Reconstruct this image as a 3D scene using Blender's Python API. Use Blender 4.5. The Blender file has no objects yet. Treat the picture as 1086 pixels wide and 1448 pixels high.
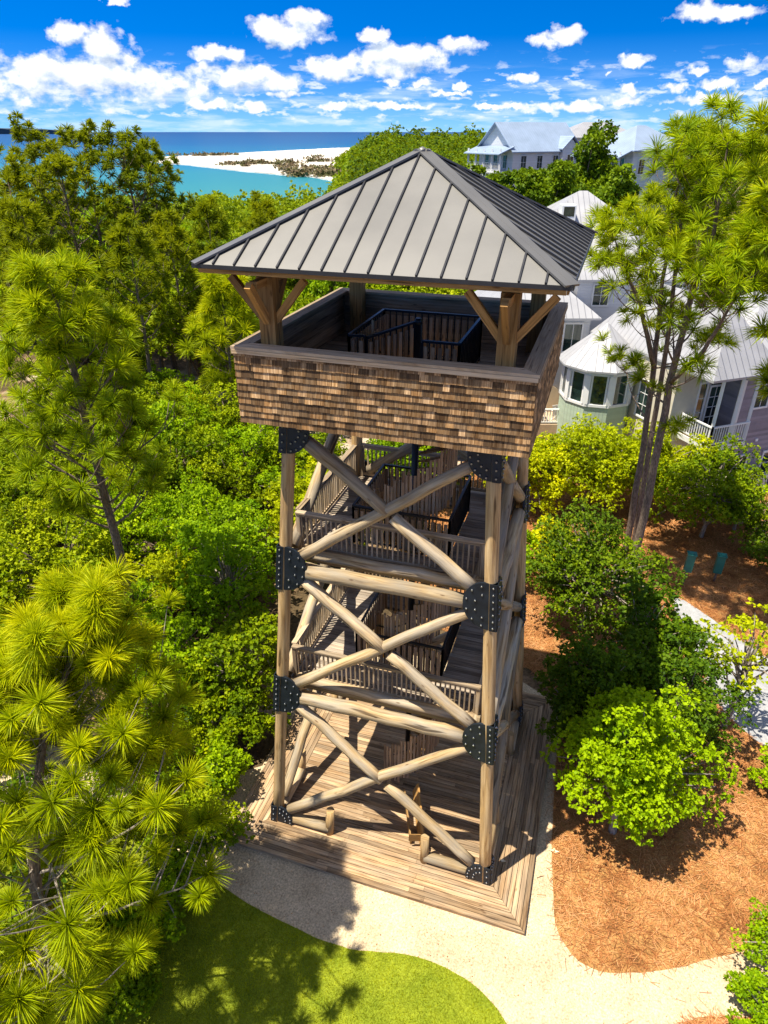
import bpy, math, random
import numpy as np
from mathutils import Vector
random.seed(7); rng = np.random.default_rng(7)
sc = bpy.context.scene
COL = sc.collection
PI = math.pi
# ------------------------------------------------------------------ camera frame (survey of the place: metres, tower base centre = origin)
CAM = np.array([3.928, -14.672, 17.907]); YAW = -.3117; FPX = 954.82; PITCH = math.atan2(538, FPX)
FW = np.array([math.sin(YAW)*math.cos(PITCH), math.cos(YAW)*math.cos(PITCH), -math.sin(PITCH)])
RT = np.array([math.cos(YAW), -math.sin(YAW), 0.]); UP = np.cross(RT, FW)
def ray(u, v): return FW + RT*(u-543)/FPX + UP*(724-v)/FPX
def at(u, v, z=-.15):
    d = ray(u, v); return CAM + d*((z-CAM[2])/d[2])
def atd(u, v, D):
    d = ray(u, v); return CAM + d*(D/math.hypot(d[0], d[1]))
FH = np.array([math.sin(YAW), math.cos(YAW), 0.])
def sstep(a, b, x):
    t = np.clip((np.asarray(x, float)-a)/(b-a), 0, 1); return t*t*(3-2*t)
def ground_z(x, y):
    dx = np.asarray(x, float)-CAM[0]; dy = np.asarray(y, float)-CAM[1]
    d = dx*FH[0]+dy*FH[1]; a = dx*RT[0]+dy*RT[1]; D = np.hypot(d, a)
    ta = np.where(d > 1, a/np.maximum(d, 1), np.sign(a)*9)
    t = sstep(-.078, -.002, ta)
    hl = -8.5*sstep(60, 360, D); hr = 5.0*sstep(48, 190, D)
    return -.15 + hl*(1-t) + hr*t
# ------------------------------------------------------------------ objects
def tag(o, label=None, cat=None, group=None, kind=None):
    if label: o['label'] = label
    if cat: o['category'] = cat
    if group: o['group'] = group
    if kind: o['kind'] = kind
    return o
ORIG = {}
def thing(name, label, cat, loc=(0, 0, 0), group=None, rz=0):
    o = bpy.data.objects.new(name, None); COL.objects.link(o); o.location = loc; o.rotation_euler = (0, 0, rz)
    o.empty_display_size = .2; ORIG[o.name] = Vector(loc)
    return tag(o, label, cat, group)
def link_mesh(name, me, mat, parent=None):
    o = bpy.data.objects.new(name, me); COL.objects.link(o)
    if mat: me.materials.append(mat)
    if parent is not None:
        o.parent = parent; ORIG[o.name] = ORIG.get(parent.name, Vector((0, 0, 0)))
    return o
def copy_tree(o, parent=None):
    c = o.copy(); COL.objects.link(c)
    if parent is not None: c.parent = parent
    for ch in list(o.children): copy_tree(ch, c)
    return c
# ------------------------------------------------------------------ mesh builder with grain UVs and one tint per board
class MB:
    def __init__(s): s.v = []; s.f = []; s.uv = []; s.t = []; s.sm = []
    def face(s, idx, uv, t, sm=False): s.f.append(idx); s.uv.append(uv); s.t.append(t); s.sm.append(sm)
    def obox(s, c, ax, ay, az, t=None):
        """box at c with half vectors ax (long), ay, az"""
        c, ax, ay, az = map(Vector, (c, ax, ay, az)); t = random.random() if t is None else t
        if ax.cross(ay).dot(az) < 0: az = -az
        n = len(s.v)
        for i in (-1, 1):
            for j in (-1, 1):
                for k in (-1, 1): s.v.append(tuple(c+ax*i+ay*j+az*k))
        L = [ax.length, ay.length, az.length]; o = random.uniform(0, 40); o2 = random.uniform(0, 40)
        dims = [(4, 6, 7, 5, 1, 2), (0, 1, 3, 2, 1, 2), (2, 3, 7, 6, 0, 2), (0, 4, 5, 1, 0, 2), (1, 5, 7, 3, 0, 1), (0, 2, 6, 4, 0, 1)]
        sg = [(i, j, k) for i in (-1, 1) for j in (-1, 1) for k in (-1, 1)]
        for a, b, cc, d, p, q in dims:
            uv = [(o+sg[i][p]*L[p], o2+sg[i][q]*L[q]) for i in (a, b, cc, d)]
            s.face([n+a, n+b, n+cc, n+d], uv, t)
    def box(s, x0, x1, y0, y1, z0, z1, t=None):
        h = [Vector(((x1-x0)/2, 0, 0)), Vector((0, (y1-y0)/2, 0)), Vector((0, 0, (z1-z0)/2))]
        h.sort(key=lambda q: -q.length)
        s.obox(((x0+x1)/2, (y0+y1)/2, (z0+z1)/2), h[0], h[1], h[2], t)
    def bar(s, p0, p1, w, h, up=(0, 0, 1), t=None):
        p0, p1 = Vector(p0), Vector(p1); d = p1-p0; L = d.length
        if L < 1e-6: return
        d.normalize(); u = Vector(up)
        if abs(d.dot(u)) > .98: u = Vector((0, 1, 0))
        sd = d.cross(u).normalized(); u = sd.cross(d).normalized()
        s.obox((p0+p1)/2, d*L/2, sd*w/2, u*h/2, t)
    def tube(s, pts, rad, n=10, t=None, caps=True, jit=0.):
        pts = [Vector(p) for p in pts]; m = len(pts)
        if not isinstance(rad, (list, tuple)): rad = [rad]*m
        t = random.random() if t is None else t; o = random.uniform(0, 40); o2 = random.uniform(0, 40)
        base = len(s.v); L = 0; prev = None; us = []
        for i, p in enumerate(pts):
            d = (pts[min(i+1, m-1)]-pts[max(i-1, 0)]).normalized()
            if prev is None:
                a = Vector((0, 0, 1)) if abs(d.z) < .9 else Vector((0, 1, 0))
                prev = d.cross(a).normalized()
            x = (prev-d*prev.dot(d)).normalized(); y = d.cross(x); prev = x
            if i: L += (p-pts[i-1]).length
            us.append(o+L)
            for k in range(n):
                a = 2*PI*k/n; r = rad[i]*(1+random.uniform(-jit, jit))
                s.v.append(tuple(p+x*math.cos(a)*r+y*math.sin(a)*r))
        for i in range(m-1):
            for k in range(n):
                k2 = (k+1) % n; c = 2*PI*max(rad)/n
                s.face([base+i*n+k, base+i*n+k2, base+(i+1)*n+k2, base+(i+1)*n+k],
                       [(us[i], o2+k*c), (us[i], o2+(k+1)*c), (us[i+1], o2+(k+1)*c), (us[i+1], o2+k*c)], t, True)
        if caps:
            for i, rev in ((0, True), (m-1, False)):
                idx = [base+i*n+k for k in range(n)]
                if rev: idx = idx[::-1]
                s.face(idx, [(us[i]+.02*math.cos(2*PI*k/n), o2+.3*math.sin(2*PI*k/n)) for k in range(n)], t)
    def prism(s, poly, off, t=None):
        """extrude planar polygon (3d points) by vector off"""
        t = random.random() if t is None else t
        n = len(poly); b = len(s.v); off = Vector(off)
        P = [Vector(p) for p in poly]
        nrm = Vector((0, 0, 0))
        for i in range(n): nrm += P[i].cross(P[(i+1) % n])
        if nrm.dot(off) > 0: P = P[::-1]
        ex = (P[1]-P[0]).normalized(); ey = (nrm.normalized()).cross(ex) if nrm.length else Vector((0, 0, 1))
        for p in P: s.v.append(tuple(p))
        for p in P: s.v.append(tuple(p+off))
        uv = [(p.dot(ex), p.dot(ey)) for p in P]
        s.face(list(range(b, b+n)), uv, t); s.face([b+n+i for i in range(n)][::-1], uv[::-1], t)
        for i in range(n):
            j = (i+1) % n
            s.face([b+j, b+i, b+n+i, b+n+j], [uv[j], uv[i], (uv[i][0]+off.length, uv[i][1]), (uv[j][0]+off.length, uv[j][1])], t)
    def poly(s, P, t=0.5):
        b = len(s.v); s.v += [tuple(p) for p in P]; s.face(list(range(b, b+len(P))), [(p[0], p[1]) for p in P], t)
    def build(s, name, mat, parent=None):
        off = ORIG.get(parent.name, Vector((0, 0, 0))) if parent is not None else Vector((0, 0, 0))
        me = bpy.data.meshes.new(name)
        me.from_pydata([(x-off.x, y-off.y, z-off.z) for x, y, z in s.v], [], s.f)
        uvl = me.uv_layers.new(name='UVMap'); flat = [c for f in s.uv for p in f for c in p]
        uvl.data.foreach_set('uv', flat)
        at_ = me.attributes.new('tint', 'FLOAT', 'FACE'); at_.data.foreach_set('value', s.t)
        me.polygons.foreach_set('use_smooth', s.sm); me.update()
        return link_mesh(name, me, mat, parent)
def np_mesh(name, V, F, T=None, smooth=False, uv=None):
    me = bpy.data.meshes.new(name); V = np.asarray(V, np.float32); F = np.asarray(F, np.int32); k = F.shape[1]
    me.vertices.add(len(V)); me.vertices.foreach_set('co', V.ravel())
    me.loops.add(F.size); me.loops.foreach_set('vertex_index', F.ravel())
    me.polygons.add(len(F)); me.polygons.foreach_set('loop_start', np.arange(0, F.size, k, dtype=np.int32))
    me.polygons.foreach_set('loop_total', np.full(len(F), k, np.int32))
    if smooth: me.polygons.foreach_set('use_smooth', np.ones(len(F), bool))
    me.update(calc_edges=True)
    if T is not None:
        a = me.attributes.new('tint', 'FLOAT', 'POINT'); a.data.foreach_set('value', np.asarray(T, np.float32))
    return me
# ------------------------------------------------------------------ materials
class NT:
    def __init__(s, nt): s.t = nt; s.n = nt.nodes; s.l = nt.links
    def __call__(s, typ, ins=None, **kw):
        n = s.n.new(typ)
        for k, v in kw.items(): setattr(n, k, v)
        for k, v in (ins or {}).items():
            sock = n.inputs[k]
            if hasattr(v, 'is_linked') or isinstance(v, bpy.types.NodeSocket): s.l.new(v, sock)
            else: sock.default_value = v
        return n
    def ramp(s, fac, stops):
        n = s.n.new('ShaderNodeValToRGB'); e = n.color_ramp.elements
        while len(e) < len(stops): e.new(.5)
        for i, (p, c) in enumerate(stops): e[i].position = p; e[i].color = (*c, 1) if len(c) == 3 else c
        s.l.new(fac, n.inputs[0]); return n.outputs[0]
    def math(s, op, a, b=0., c=0.):
        n = s('ShaderNodeMath', operation=op)
        for i, v in enumerate((a, b, c)):
            if isinstance(v, bpy.types.NodeSocket): s.l.new(v, n.inputs[i])
            else: n.inputs[i].default_value = v
        return n.outputs[0]
    def mix(s, f, a, b, blend='MIX'):
        n = s('ShaderNodeMix', data_type='RGBA', blend_type=blend)
        for i, v in ((0, f), (6, a), (7, b)):
            if isinstance(v, bpy.types.NodeSocket): s.l.new(v, n.inputs[i])
            else: n.inputs[i].default_value = (*v, 1) if isinstance(v, tuple) and len(v) == 3 else v
        return n.outputs[2]
def newmat(name):
    m = bpy.data.materials.new(name); m.use_nodes = True; m.node_tree.nodes.clear(); return m, NT(m.node_tree)
def finish(q, col, rough=.7, bump=None, bs=.3, metal=0., spec=.3, bd=.02):
    p = q('ShaderNodeBsdfPrincipled'); o = q('ShaderNodeOutputMaterial'); q.l.new(p.outputs[0], o.inputs[0])
    for k, v in (('Base Color', col), ('Roughness', rough), ('Metallic', metal), ('Specular IOR Level', spec)):
        if isinstance(v, bpy.types.NodeSocket): q.l.new(v, p.inputs[k])
        else: p.inputs[k].default_value = (*v, 1) if isinstance(v, tuple) else v
    if bump is not None:
        b = q('ShaderNodeBump', {'Height': bump, 'Strength': bs, 'Distance': bd}); q.l.new(b.outputs[0], p.inputs['Normal'])
    return p
def plain(name, c, rough=.6, metal=0., var=.12, scale=3., spec=.4):
    m, q = newmat(name); tc = q('ShaderNodeTexCoord')
    n = q('ShaderNodeTexNoise', {'Vector': tc.outputs['Object'], 'Scale': scale, 'Detail': 5.})
    a = tuple(max(0, x*(1-var)) for x in c); b = tuple(x*(1+var) for x in c)
    col = q.ramp(n.outputs[0], [(.3, a), (.7, b)])
    r = q.math('MULTIPLY_ADD', n.outputs[0], .2, rough-.1)
    finish(q, col, r, n.outputs[0], .1, metal, spec); return m
def wood(name, dark, mid, light, grey, greyamt=.5, ugrain=1.3, vgrain=24., rough=.75, bs=.5, crack=26., ca=.8, tc=None):
    m, q = newmat(name); uv = q('ShaderNodeUVMap'); t = q('ShaderNodeAttribute', attribute_name='tint')
    mp = q('ShaderNodeMapping', {'Vector': uv.outputs[0], 'Scale': (ugrain, vgrain, 1)})
    n1 = q('ShaderNodeTexNoise', {'Vector': mp.outputs[0], 'Scale': 1., 'Detail': 7., 'Roughness': .62, 'Distortion': .5})
    mp2 = q('ShaderNodeMapping', {'Vector': uv.outputs[0], 'Scale': (.55, 2.2, 1)})
    n2 = q('ShaderNodeTexNoise', {'Vector': mp2.outputs[0], 'Scale': 1.6, 'Detail': 4.})
    mp3 = q('ShaderNodeMapping', {'Vector': uv.outputs[0], 'Scale': (.9, crack, 1)})
    n3 = q('ShaderNodeTexNoise', {'Vector': mp3.outputs[0], 'Scale': .7, 'Detail': 2.})
    vo = q('ShaderNodeTexVoronoi', {'Vector': q('ShaderNodeMapping', {'Vector': uv.outputs[0], 'Scale': (1.6, 5, 1)}).outputs[0], 'Scale': 1.})
    col = q.ramp(n1.outputs[0], [(.3, dark), (.5, mid), (.72, light)])
    ga = q.math('MULTIPLY', q.ramp(n2.outputs[0], [(.38, (0, 0, 0)), (.62, (1, 1, 1))]), greyamt)
    col = q.mix(ga, col, q.mix(n1.outputs[0], tuple(x*.55 for x in grey), tuple(x*1.35 for x in grey)))
    tv = q.math('MULTIPLY_ADD', t.outputs['Fac'], .75, .62)
    col = q.mix(1., col, q('ShaderNodeCombineColor', {0: tv, 1: tv, 2: tv}).outputs[0], 'MULTIPLY')
    if tc: col = q.mix(1., col, q.ramp(t.outputs['Fac'], tc), 'MULTIPLY')
    cr = q.ramp(n3.outputs[0], [(.3, (.25, .22, .2)), (.37, (1, 1, 1))])
    col = q.mix(ca, col, cr, 'MULTIPLY')
    kn = q.ramp(vo.outputs['Distance'], [(.05, (.3, .2, .13)), (.13, (1, 1, 1))])
    col = q.mix(.75, col, kn, 'MULTIPLY')
    h = q.math('ADD', q.math('MULTIPLY', n1.outputs[0], .5), q.ramp(n3.outputs[0], [(.3, (0, 0, 0)), (.4, (.6, .6, .6))]))
    finish(q, col, rough, h, bs, 0, .25, .01); return m
M = {}
M['log'] = wood('log_wood', (.17, .10, .042), (.44, .305, .15), (.66, .51, .30), (.36, .325, .265), .7, .8, 12, .75, .8, 8., .95)
M['post'] = wood('post_wood', (.20, .105, .035), (.47, .30, .125), (.66, .48, .25), (.36, .29, .20), .3, .7, 11, .75, .7, 8., .9)
M['deck'] = wood('deck_wood', (.13, .072, .036), (.36, .225, .115), (.56, .39, .225), (.34, .285, .215), .4, 1.0, 22, .75, .6, 16., .85)
M['greydeck'] = wood('grey_deck_wood', (.13, .095, .065), (.32, .245, .175), (.46, .385, .30), (.34, .315, .28), .5, 1.1, 28)
M['rail'] = wood('rail_wood', (.18, .12, .065), (.40, .285, .165), (.58, .45, .29), (.36, .31, .25), .45, 1.2, 26)
M['cap'] = wood('cap_wood', (.24, .155, .08), (.48, .34, .20), (.64, .50, .33), (.42, .36, .28), .35, .9, 24)
M['timber'] = wood('timber', (.19, .09, .022), (.41, .22, .065), (.55, .33, .12), (.30, .20, .11), .2, .9, 20)
M['innerwall'] = wood('wall_board', (.20, .115, .055), (.44, .275, .145), (.58, .41, .25), (.36, .29, .22), .3, .9, 20)
M['shingle'] = wood('shingle_cedar', (.075, .036, .013), (.255, .142, .055), (.52, .365, .20), (.37, .29, .20), .3, 2.4, 34, .8, .8, 26., .6, [(.05, (.58, .52, .47)), (.4, (.88, .83, .77)), (.75, (1.15, 1.04, .92)), (1., (1.4, 1.36, 1.30))])
M['picket'] = wood('picket_wood', (.19, .11, .055), (.40, .25, .135), (.52, .37, .23), (.34, .29, .24), .25, 1.1, 22)
M['steel'] = plain('black_steel', (.014, .020, .030), .42, .3, .3, 4., .5)
M['bolt'] = plain('bolt_steel', (.32, .33, .35), .35, .8, .1)
M['blackrail'] = plain('black_rail', (.010, .012, .016), .38, .2, .2, 4., .5)
M['roofpan'] = plain('roof_metal', (.192, .186, .176), .50, .6, .07, .7, .5)
M['seam'] = plain('roof_seam_shade', (.055, .055, .06), .4, .6, .1)  # seam shade lines painted in as darker metal; eave trim shares it
M['white'] = plain('white_paint', (.78, .78, .76), .5, 0, .04)
M['cream'] = plain('cream_wall', (.62, .56, .44), .7, 0, .06)
M['tan'] = plain('tan_wall', (.48, .36, .24), .8, 0, .06)
M['teal'] = plain('teal_paint', (.012, .15, .125), .5, 0, .2)
M['acgrey'] = plain('unit_paint', (.62, .60, .54), .5, 0, .06)
M['bluetrim'] = plain('blue_trim', (.10, .30, .45), .5, 0, .1)
def glass_mat():
    m, q = newmat('window_glass'); tc = q('ShaderNodeTexCoord')
    n = q('ShaderNodeTexNoise', {'Vector': tc.outputs['Object'], 'Scale': 1.2, 'Detail': 3.})
    finish(q, q.ramp(n.outputs[0], [(.35, (.006, .012, .012)), (.65, (.03, .06, .05))]), .06, None, 0, 0, .8); return m
M['glass'] = glass_mat()
def siding(name, c, period=.16, vertical=False, var=.25):
    m, q = newmat(name); tc = q('ShaderNodeTexCoord'); sp = q('ShaderNodeSeparateXYZ', {0: tc.outputs['Object']})
    if vertical:
        uvs = q('ShaderNodeSeparateXYZ', {0: q('ShaderNodeUVMap').outputs[0]}); w = q.math('FRACT', q.math('DIVIDE', uvs.outputs[0], period))
    else: w = q.math('FRACT', q.math('DIVIDE', sp.outputs['Z'], period))
    fl = q.math('FLOOR', q.math('DIVIDE', sp.outputs['Z'], period))
    n = q('ShaderNodeTexNoise', {'Vector': tc.outputs['Object'], 'Scale': 2., 'Detail': 4.})
    wn = q('ShaderNodeTexWhiteNoise', {'W': fl}, noise_dimensions='1D')
    f = q.math('MULTIPLY_ADD', wn.outputs[0], .5, q.math('MULTIPLY', n.outputs[0], .5))
    col = q.ramp(f, [(.2, tuple(x*(1-var) for x in c)), (.8, tuple(x*(1+var) for x in c))])
    h = w if not vertical else q.ramp(w, [(.0, (1, 1, 1)), (.09, (1, 1, 1)), (.12, (0, 0, 0)), (.97, (0, 0, 0))])
    finish(q, col, .7, h, .9, 0, .25, .03); return m
M['lavender'] = siding('lavender_siding', (.27, .25, .30))
M['whiteside'] = siding('white_siding', (.74, .75, .76), .18, False, .06)
M['greenboard'] = siding('green_board', (.42, .52, .40), .22, True, .08)
def metal_roof(name, c, period=.4):
    m, q = newmat(name); uv = q('ShaderNodeSeparateXYZ', {0: q('ShaderNodeUVMap').outputs[0]})
    w = q.math('FRACT', q.math('DIVIDE', uv.outputs[0], period))
    h = q.ramp(w, [(.0, (1, 1, 1)), (.07, (1, 1, 1)), (.12, (0, 0, 0)), (.96, (0, 0, 0))])
    n = q('ShaderNodeTexNoise', {'Vector': q('ShaderNodeTexCoord').outputs['Object'], 'Scale': .8, 'Detail': 4.})
    col = q.ramp(n.outputs[0], [(.3, tuple(x*.9 for x in c)), (.7, tuple(min(.85, x*1.08) for x in c))])
    col = q.mix(.45, col, q.ramp(w, [(.08, (1, 1, 1)), (.14, (.35, .35, .4)), (.22, (1, 1, 1))]), 'MULTIPLY')
    finish(q, col, .42, h, .8, .15, .5, .04); return m
M['whiteroof'] = metal_roof('white_metal_roof', (.37, .37, .385))
M['blueroof'] = metal_roof('pale_blue_metal_roof', (.30, .38, .50))
def leaf_mat(name, dark, mid, light, trans=.35, tcol=None, rough=.6, spec=.14, orand=.35):
    m, q = newmat(name); t = q('ShaderNodeAttribute', attribute_name='tint'); oi = q('ShaderNodeObjectInfo')
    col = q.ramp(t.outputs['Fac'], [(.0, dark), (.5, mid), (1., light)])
    v = q.math('MULTIPLY_ADD', oi.outputs['Random'], orand, 1-orand*.5)
    hs = q('ShaderNodeHueSaturation', {'Hue': q.math('MULTIPLY_ADD', oi.outputs['Random'], -.025, .498), 'Saturation': 1.05, 'Value': v, 'Color': col})
    p = finish(q, hs.outputs[0], rough, None, 0, 0, spec)
    tr = q('ShaderNodeBsdfTranslucent', {0: q.mix(.6, hs.outputs[0], tcol or (.5, .5, .05), 'MIX')})
    mx = q('ShaderNodeMixShader', {0: trans, 1: p.outputs[0], 2: tr.outputs[0]})
    out = [n for n in q.n if n.type == 'OUTPUT_MATERIAL'][0]; q.l.new(mx.outputs[0], out.inputs[0]); return m
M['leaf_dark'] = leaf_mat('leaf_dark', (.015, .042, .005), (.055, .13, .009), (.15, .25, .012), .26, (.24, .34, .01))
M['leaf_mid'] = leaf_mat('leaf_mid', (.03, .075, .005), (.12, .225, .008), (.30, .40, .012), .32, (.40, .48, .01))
M['leaf_bright'] = leaf_mat('leaf_bright', (.05, .13, .006), (.19, .36, .010), (.38, .56, .015), .36, (.42, .60, .01))
M['leaf_yellow'] = leaf_mat('leaf_yellow', (.10, .17, .006), (.34, .45, .010), (.60, .66, .015), .38, (.66, .66, .01))
M['needle'] = leaf_mat('needle', (.05, .11, .006), (.27, .40, .010), (.66, .70, .03), .36, (.54, .60, .01), .55, .16, .12)
M['needle_far'] = leaf_mat('needle_far', (.035, .075, .006), (.135, .20, .009), (.32, .37, .014), .36, (.48, .52, .01), .6, .12, .3)
M['needle_dead'] = leaf_mat('needle_dead', (.14, .07, .015), (.40, .22, .04), (.55, .36, .08), .3, (.5, .3, .05))
M['grass'] = leaf_mat('grass_blade', (.11, .16, .008), (.31, .38, .012), (.56, .60, .03), .35, (.56, .58, .02))
M['straw'] = leaf_mat('pine_straw', (.13, .055, .02), (.47, .245, .08), (.76, .49, .22), .15, (.5, .25, .08), .6)
def bark(name, a, b, sc_=6.):
    m, q = newmat(name); uv = q('ShaderNodeUVMap')
    mp = q('ShaderNodeMapping', {'Vector': uv.outputs[0], 'Scale': (2.2, 7, 1)})
    v = q('ShaderNodeTexVoronoi', {'Vector': mp.outputs[0], 'Scale': sc_*.5}); n = q('ShaderNodeTexNoise', {'Vector': mp.outputs[0], 'Scale': sc_*.4, 'Detail': 6.})
    f = q.math('MULTIPLY_ADD', v.outputs[0], .6, q.math('MULTIPLY', n.outputs[0], .5))
    finish(q, q.ramp(f, [(.15, a), (.75, b)]), .85, f, .9, 0, .2, .03); return m
M['bark'] = bark('pine_bark', (.05, .033, .024), (.25, .19, .15))
M['bark_pale'] = bark('pale_bark', (.10, .075, .055), (.42, .36, .30))
def ground_mat(name, cols, scale=1.2, fine=40., bs=.4, rough=.95, speck=.35):
    m, q = newmat(name); tc = q('ShaderNodeTexCoord')
    n1 = q('ShaderNodeTexNoise', {'Vector': tc.outputs['Object'], 'Scale': scale, 'Detail': 8., 'Roughness': .6})
    n2 = q('ShaderNodeTexNoise', {'Vector': tc.outputs['Object'], 'Scale': fine, 'Detail': 3.})
    v = q('ShaderNodeTexVoronoi', {'Vector': tc.outputs['Object'], 'Scale': fine*1.6})
    col = q.ramp(n1.outputs[0], cols)
    col = q.mix(speck, col, q.ramp(n2.outputs[0], [(.3, (.35, .33, .3)), (.5, (1, 1, 1)), (.72, (1.6, 1.55, 1.45))]), 'MULTIPLY')
    col = q.mix(speck, col, q.ramp(v.outputs['Color'], [(.1, (.6, .58, .55)), (.8, (1.2, 1.2, 1.2))]), 'MULTIPLY')
    h = q.math('ADD', n2.outputs[0], q.math('MULTIPLY', v.outputs['Distance'], .8))
    finish(q, col, rough, h, bs, 0, .15, .02); return m
M['gravel'] = ground_mat('shell_gravel', [(.3, (.47, .365, .235)), (.55, (.60, .475, .31)), (.75, (.68, .555, .385))], .9, 19, .8, .95, .46)
M['concrete'] = ground_mat('grey_path', [(.3, (.27, .275, .285)), (.7, (.40, .40, .405))], 1.4, 20, .4, .9, .2)
M['mulch'] = ground_mat('straw_mulch', [(.3, (.15, .065, .024)), (.5, (.36, .185, .062)), (.72, (.52, .30, .12))], 1.6, 26, .9, .95, .7)
M['soil'] = ground_mat('woodland_soil', [(.36, (.045, .035, .018)), (.5, (.11, .075, .04)), (.56, (.26, .17, .10)), (.66, (.58, .49, .38))], .22, 9, .6, .95, .6)
M['lawn'] = ground_mat('lawn_soil', [(.3, (.15, .20, .012)), (.7, (.26, .30, .02))], 2., 30, .5, .95, .4)
M['trail'] = ground_mat('sandy_trail', [(.34, (.16, .10, .06)), (.5, (.36, .28, .20)), (.7, (.56, .48, .39))], .7, 9, .6, .95, .5)
M['sand'] = ground_mat('white_sand', [(.3, (.46, .41, .34)), (.55, (.60, .56, .50)), (.8, (.68, .65, .60))], .035, .3, .2, .95, .15)
M['scrub'] = ground_mat('beach_scrub', [(.4, (.10, .11, .04)), (.6, (.24, .18, .11))], .1, 1., .5, .95, .5)
def water_mat():
    m, q = newmat('sea_water'); g = q('ShaderNodeTexCoord'); tc = g.outputs['Object']
    d = q('ShaderNodeVectorMath', {0: tc, 1: (-.40, .917, 0)}, operation='DOT_PRODUCT').outputs['Value']
    n = q('ShaderNodeTexNoise', {'Vector': q('ShaderNodeMapping', {'Vector': tc, 'Scale': (.0012, .004, 1), 'Rotation': (0, 0, -.4)}).outputs[0], 'Scale': 1., 'Detail': 4.})
    dd = q.math('ADD', d, q.math('MULTIPLY', q.math('SUBTRACT', n.outputs[0], .5), 700.))
    f = q.math('DIVIDE', q.math('LOGARITHM', q.math('MAXIMUM', dd, 100.), 10.), 4.4)
    col = q.ramp(f, [(.53, (.045, .23, .20)), (.60, (.022, .19, .22)), (.66, (.008, .15, .26)), (.74, (.003, .075, .20)), (.92, (.003, .045, .15))])
    w = q('ShaderNodeTexNoise', {'Vector': tc, 'Scale': .25, 'Detail': 4.})
    finish(q, col, .35, w.outputs[0], .25, 0, .25, .3); return m
M['water'] = water_mat()
M['foam'] = plain('foam', (.8, .82, .82), .8, 0, .05, .05)
M['hazed_farland'] = plain('hazed_far_land', (.045, .075, .095), .9)  # distance haze put into the land's blue-grey colour
M['leafdry'] = plain('dry_leaf', (.75, .62, .42), .7)
# ------------------------------------------------------------------ TOWER
TW = thing('observation_tower', 'tall timber observation tower with shingled lookout box and grey metal hip roof', 'tower', (0, 0, 0))
PB, PT, ZT, Z1, Z2 = 3.12, 2.22, 12.55, 8.82, 4.93
def hw(z): return PB+(PT-PB)*z/12.6
def logm(p0, p1, r0, r1=None, n=14, seg=9, wob=.02):
    m = MB(); p0, p1 = Vector(p0), Vector(p1); r1 = r1 or r0; wob = min(wob, .005*(p1-p0).length); seg = min(seg, max(2, int((p1-p0).length/.45)))
    pts = []; rr = []
    for i in range(seg+1):
        t = i/seg; w = wob*(0 if i in (0, seg) else 1)
        pts.append(p0.lerp(p1, t)+Vector((random.uniform(-w, w), random.uniform(-w, w), random.uniform(-w, w))))
        rr.append((r0+(r1-r0)*t)*random.uniform(.97, 1.03))
    m.tube(pts, rr, n, None, True, .02); return m
for sx in (-1, 1):
    for sy in (-1, 1):
        logm((sx*hw(-.1), sy*hw(-.1), -.1), (sx*hw(12.95), sy*hw(12.95), 12.95), .165, .152, 16, 9, .006).build('post', M['post'], TW)
def facept(face, s, z, ins=0.):
    """point on a face: s in [-1,1] across, z height; face 0 front 1 right 2 back 3 left"""
    h = hw(z); a = s*h; b = h-ins
    return [(a, -b, z), (b, a, z), (-a, b, z), (-b, -a, z)][face]
for f in range(4):
    for (za, zb) in ((Z1, ZT), (Z2, Z1), (.12, Z2)):
        ea = .10 if za < 1 else .30
        # continuous brace, then two halves of the other
        n0, n1 = (za if za > 1 else .16), (zb if zb < 12 else 12.3)
        A, B = Vector(facept(f, -1, n0)), Vector(facept(f, 1, n1)); d = (B-A).normalized()
        logm(A+d*.50, B-d*.46, .142, .134).build('brace', M['log'], TW)
        A, B = Vector(facept(f, -1, n1)), Vector(facept(f, 1, n0)); d = (B-A).normalized(); A, B = A+d*.46, B-d*.50
        mid = A.lerp(B, .5); d = (B-A).normalized()
        logm(A, A.lerp(B, .485), .150, .146).build('brace', M['log'], TW)
        logm(A.lerp(B, .515), B, .146, .150).build('brace', M['log'], TW)
    for z in (Z1-.08, Z2-.08):
        logm(facept(f, -1+.60/hw(z), z), facept(f, 1-.60/hw(z), z), .19, .178).build('crossbeam', M['log'], TW)
        if f in (0, 1): logm(facept(f, -.9, z+.2, .42), facept(f, .9, z+.2, .42), .13).build('rim_log', M['log'], TW)
# foot logs and bollards of the two entry gaps
for f in range(4):
    for s0, s1 in ((-.92, -.47), (.45, .92)):
        logm(facept(f, s0, .17), facept(f, s1, .17), .15, .15).build('foot_log', M['log'], TW)
        logm(facept(f, s1 if s0 < 0 else s0, -.02), facept(f, s1 if s0 < 0 else s0, .92), .125, .12).build('bollard', M['post'], TW)
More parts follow.
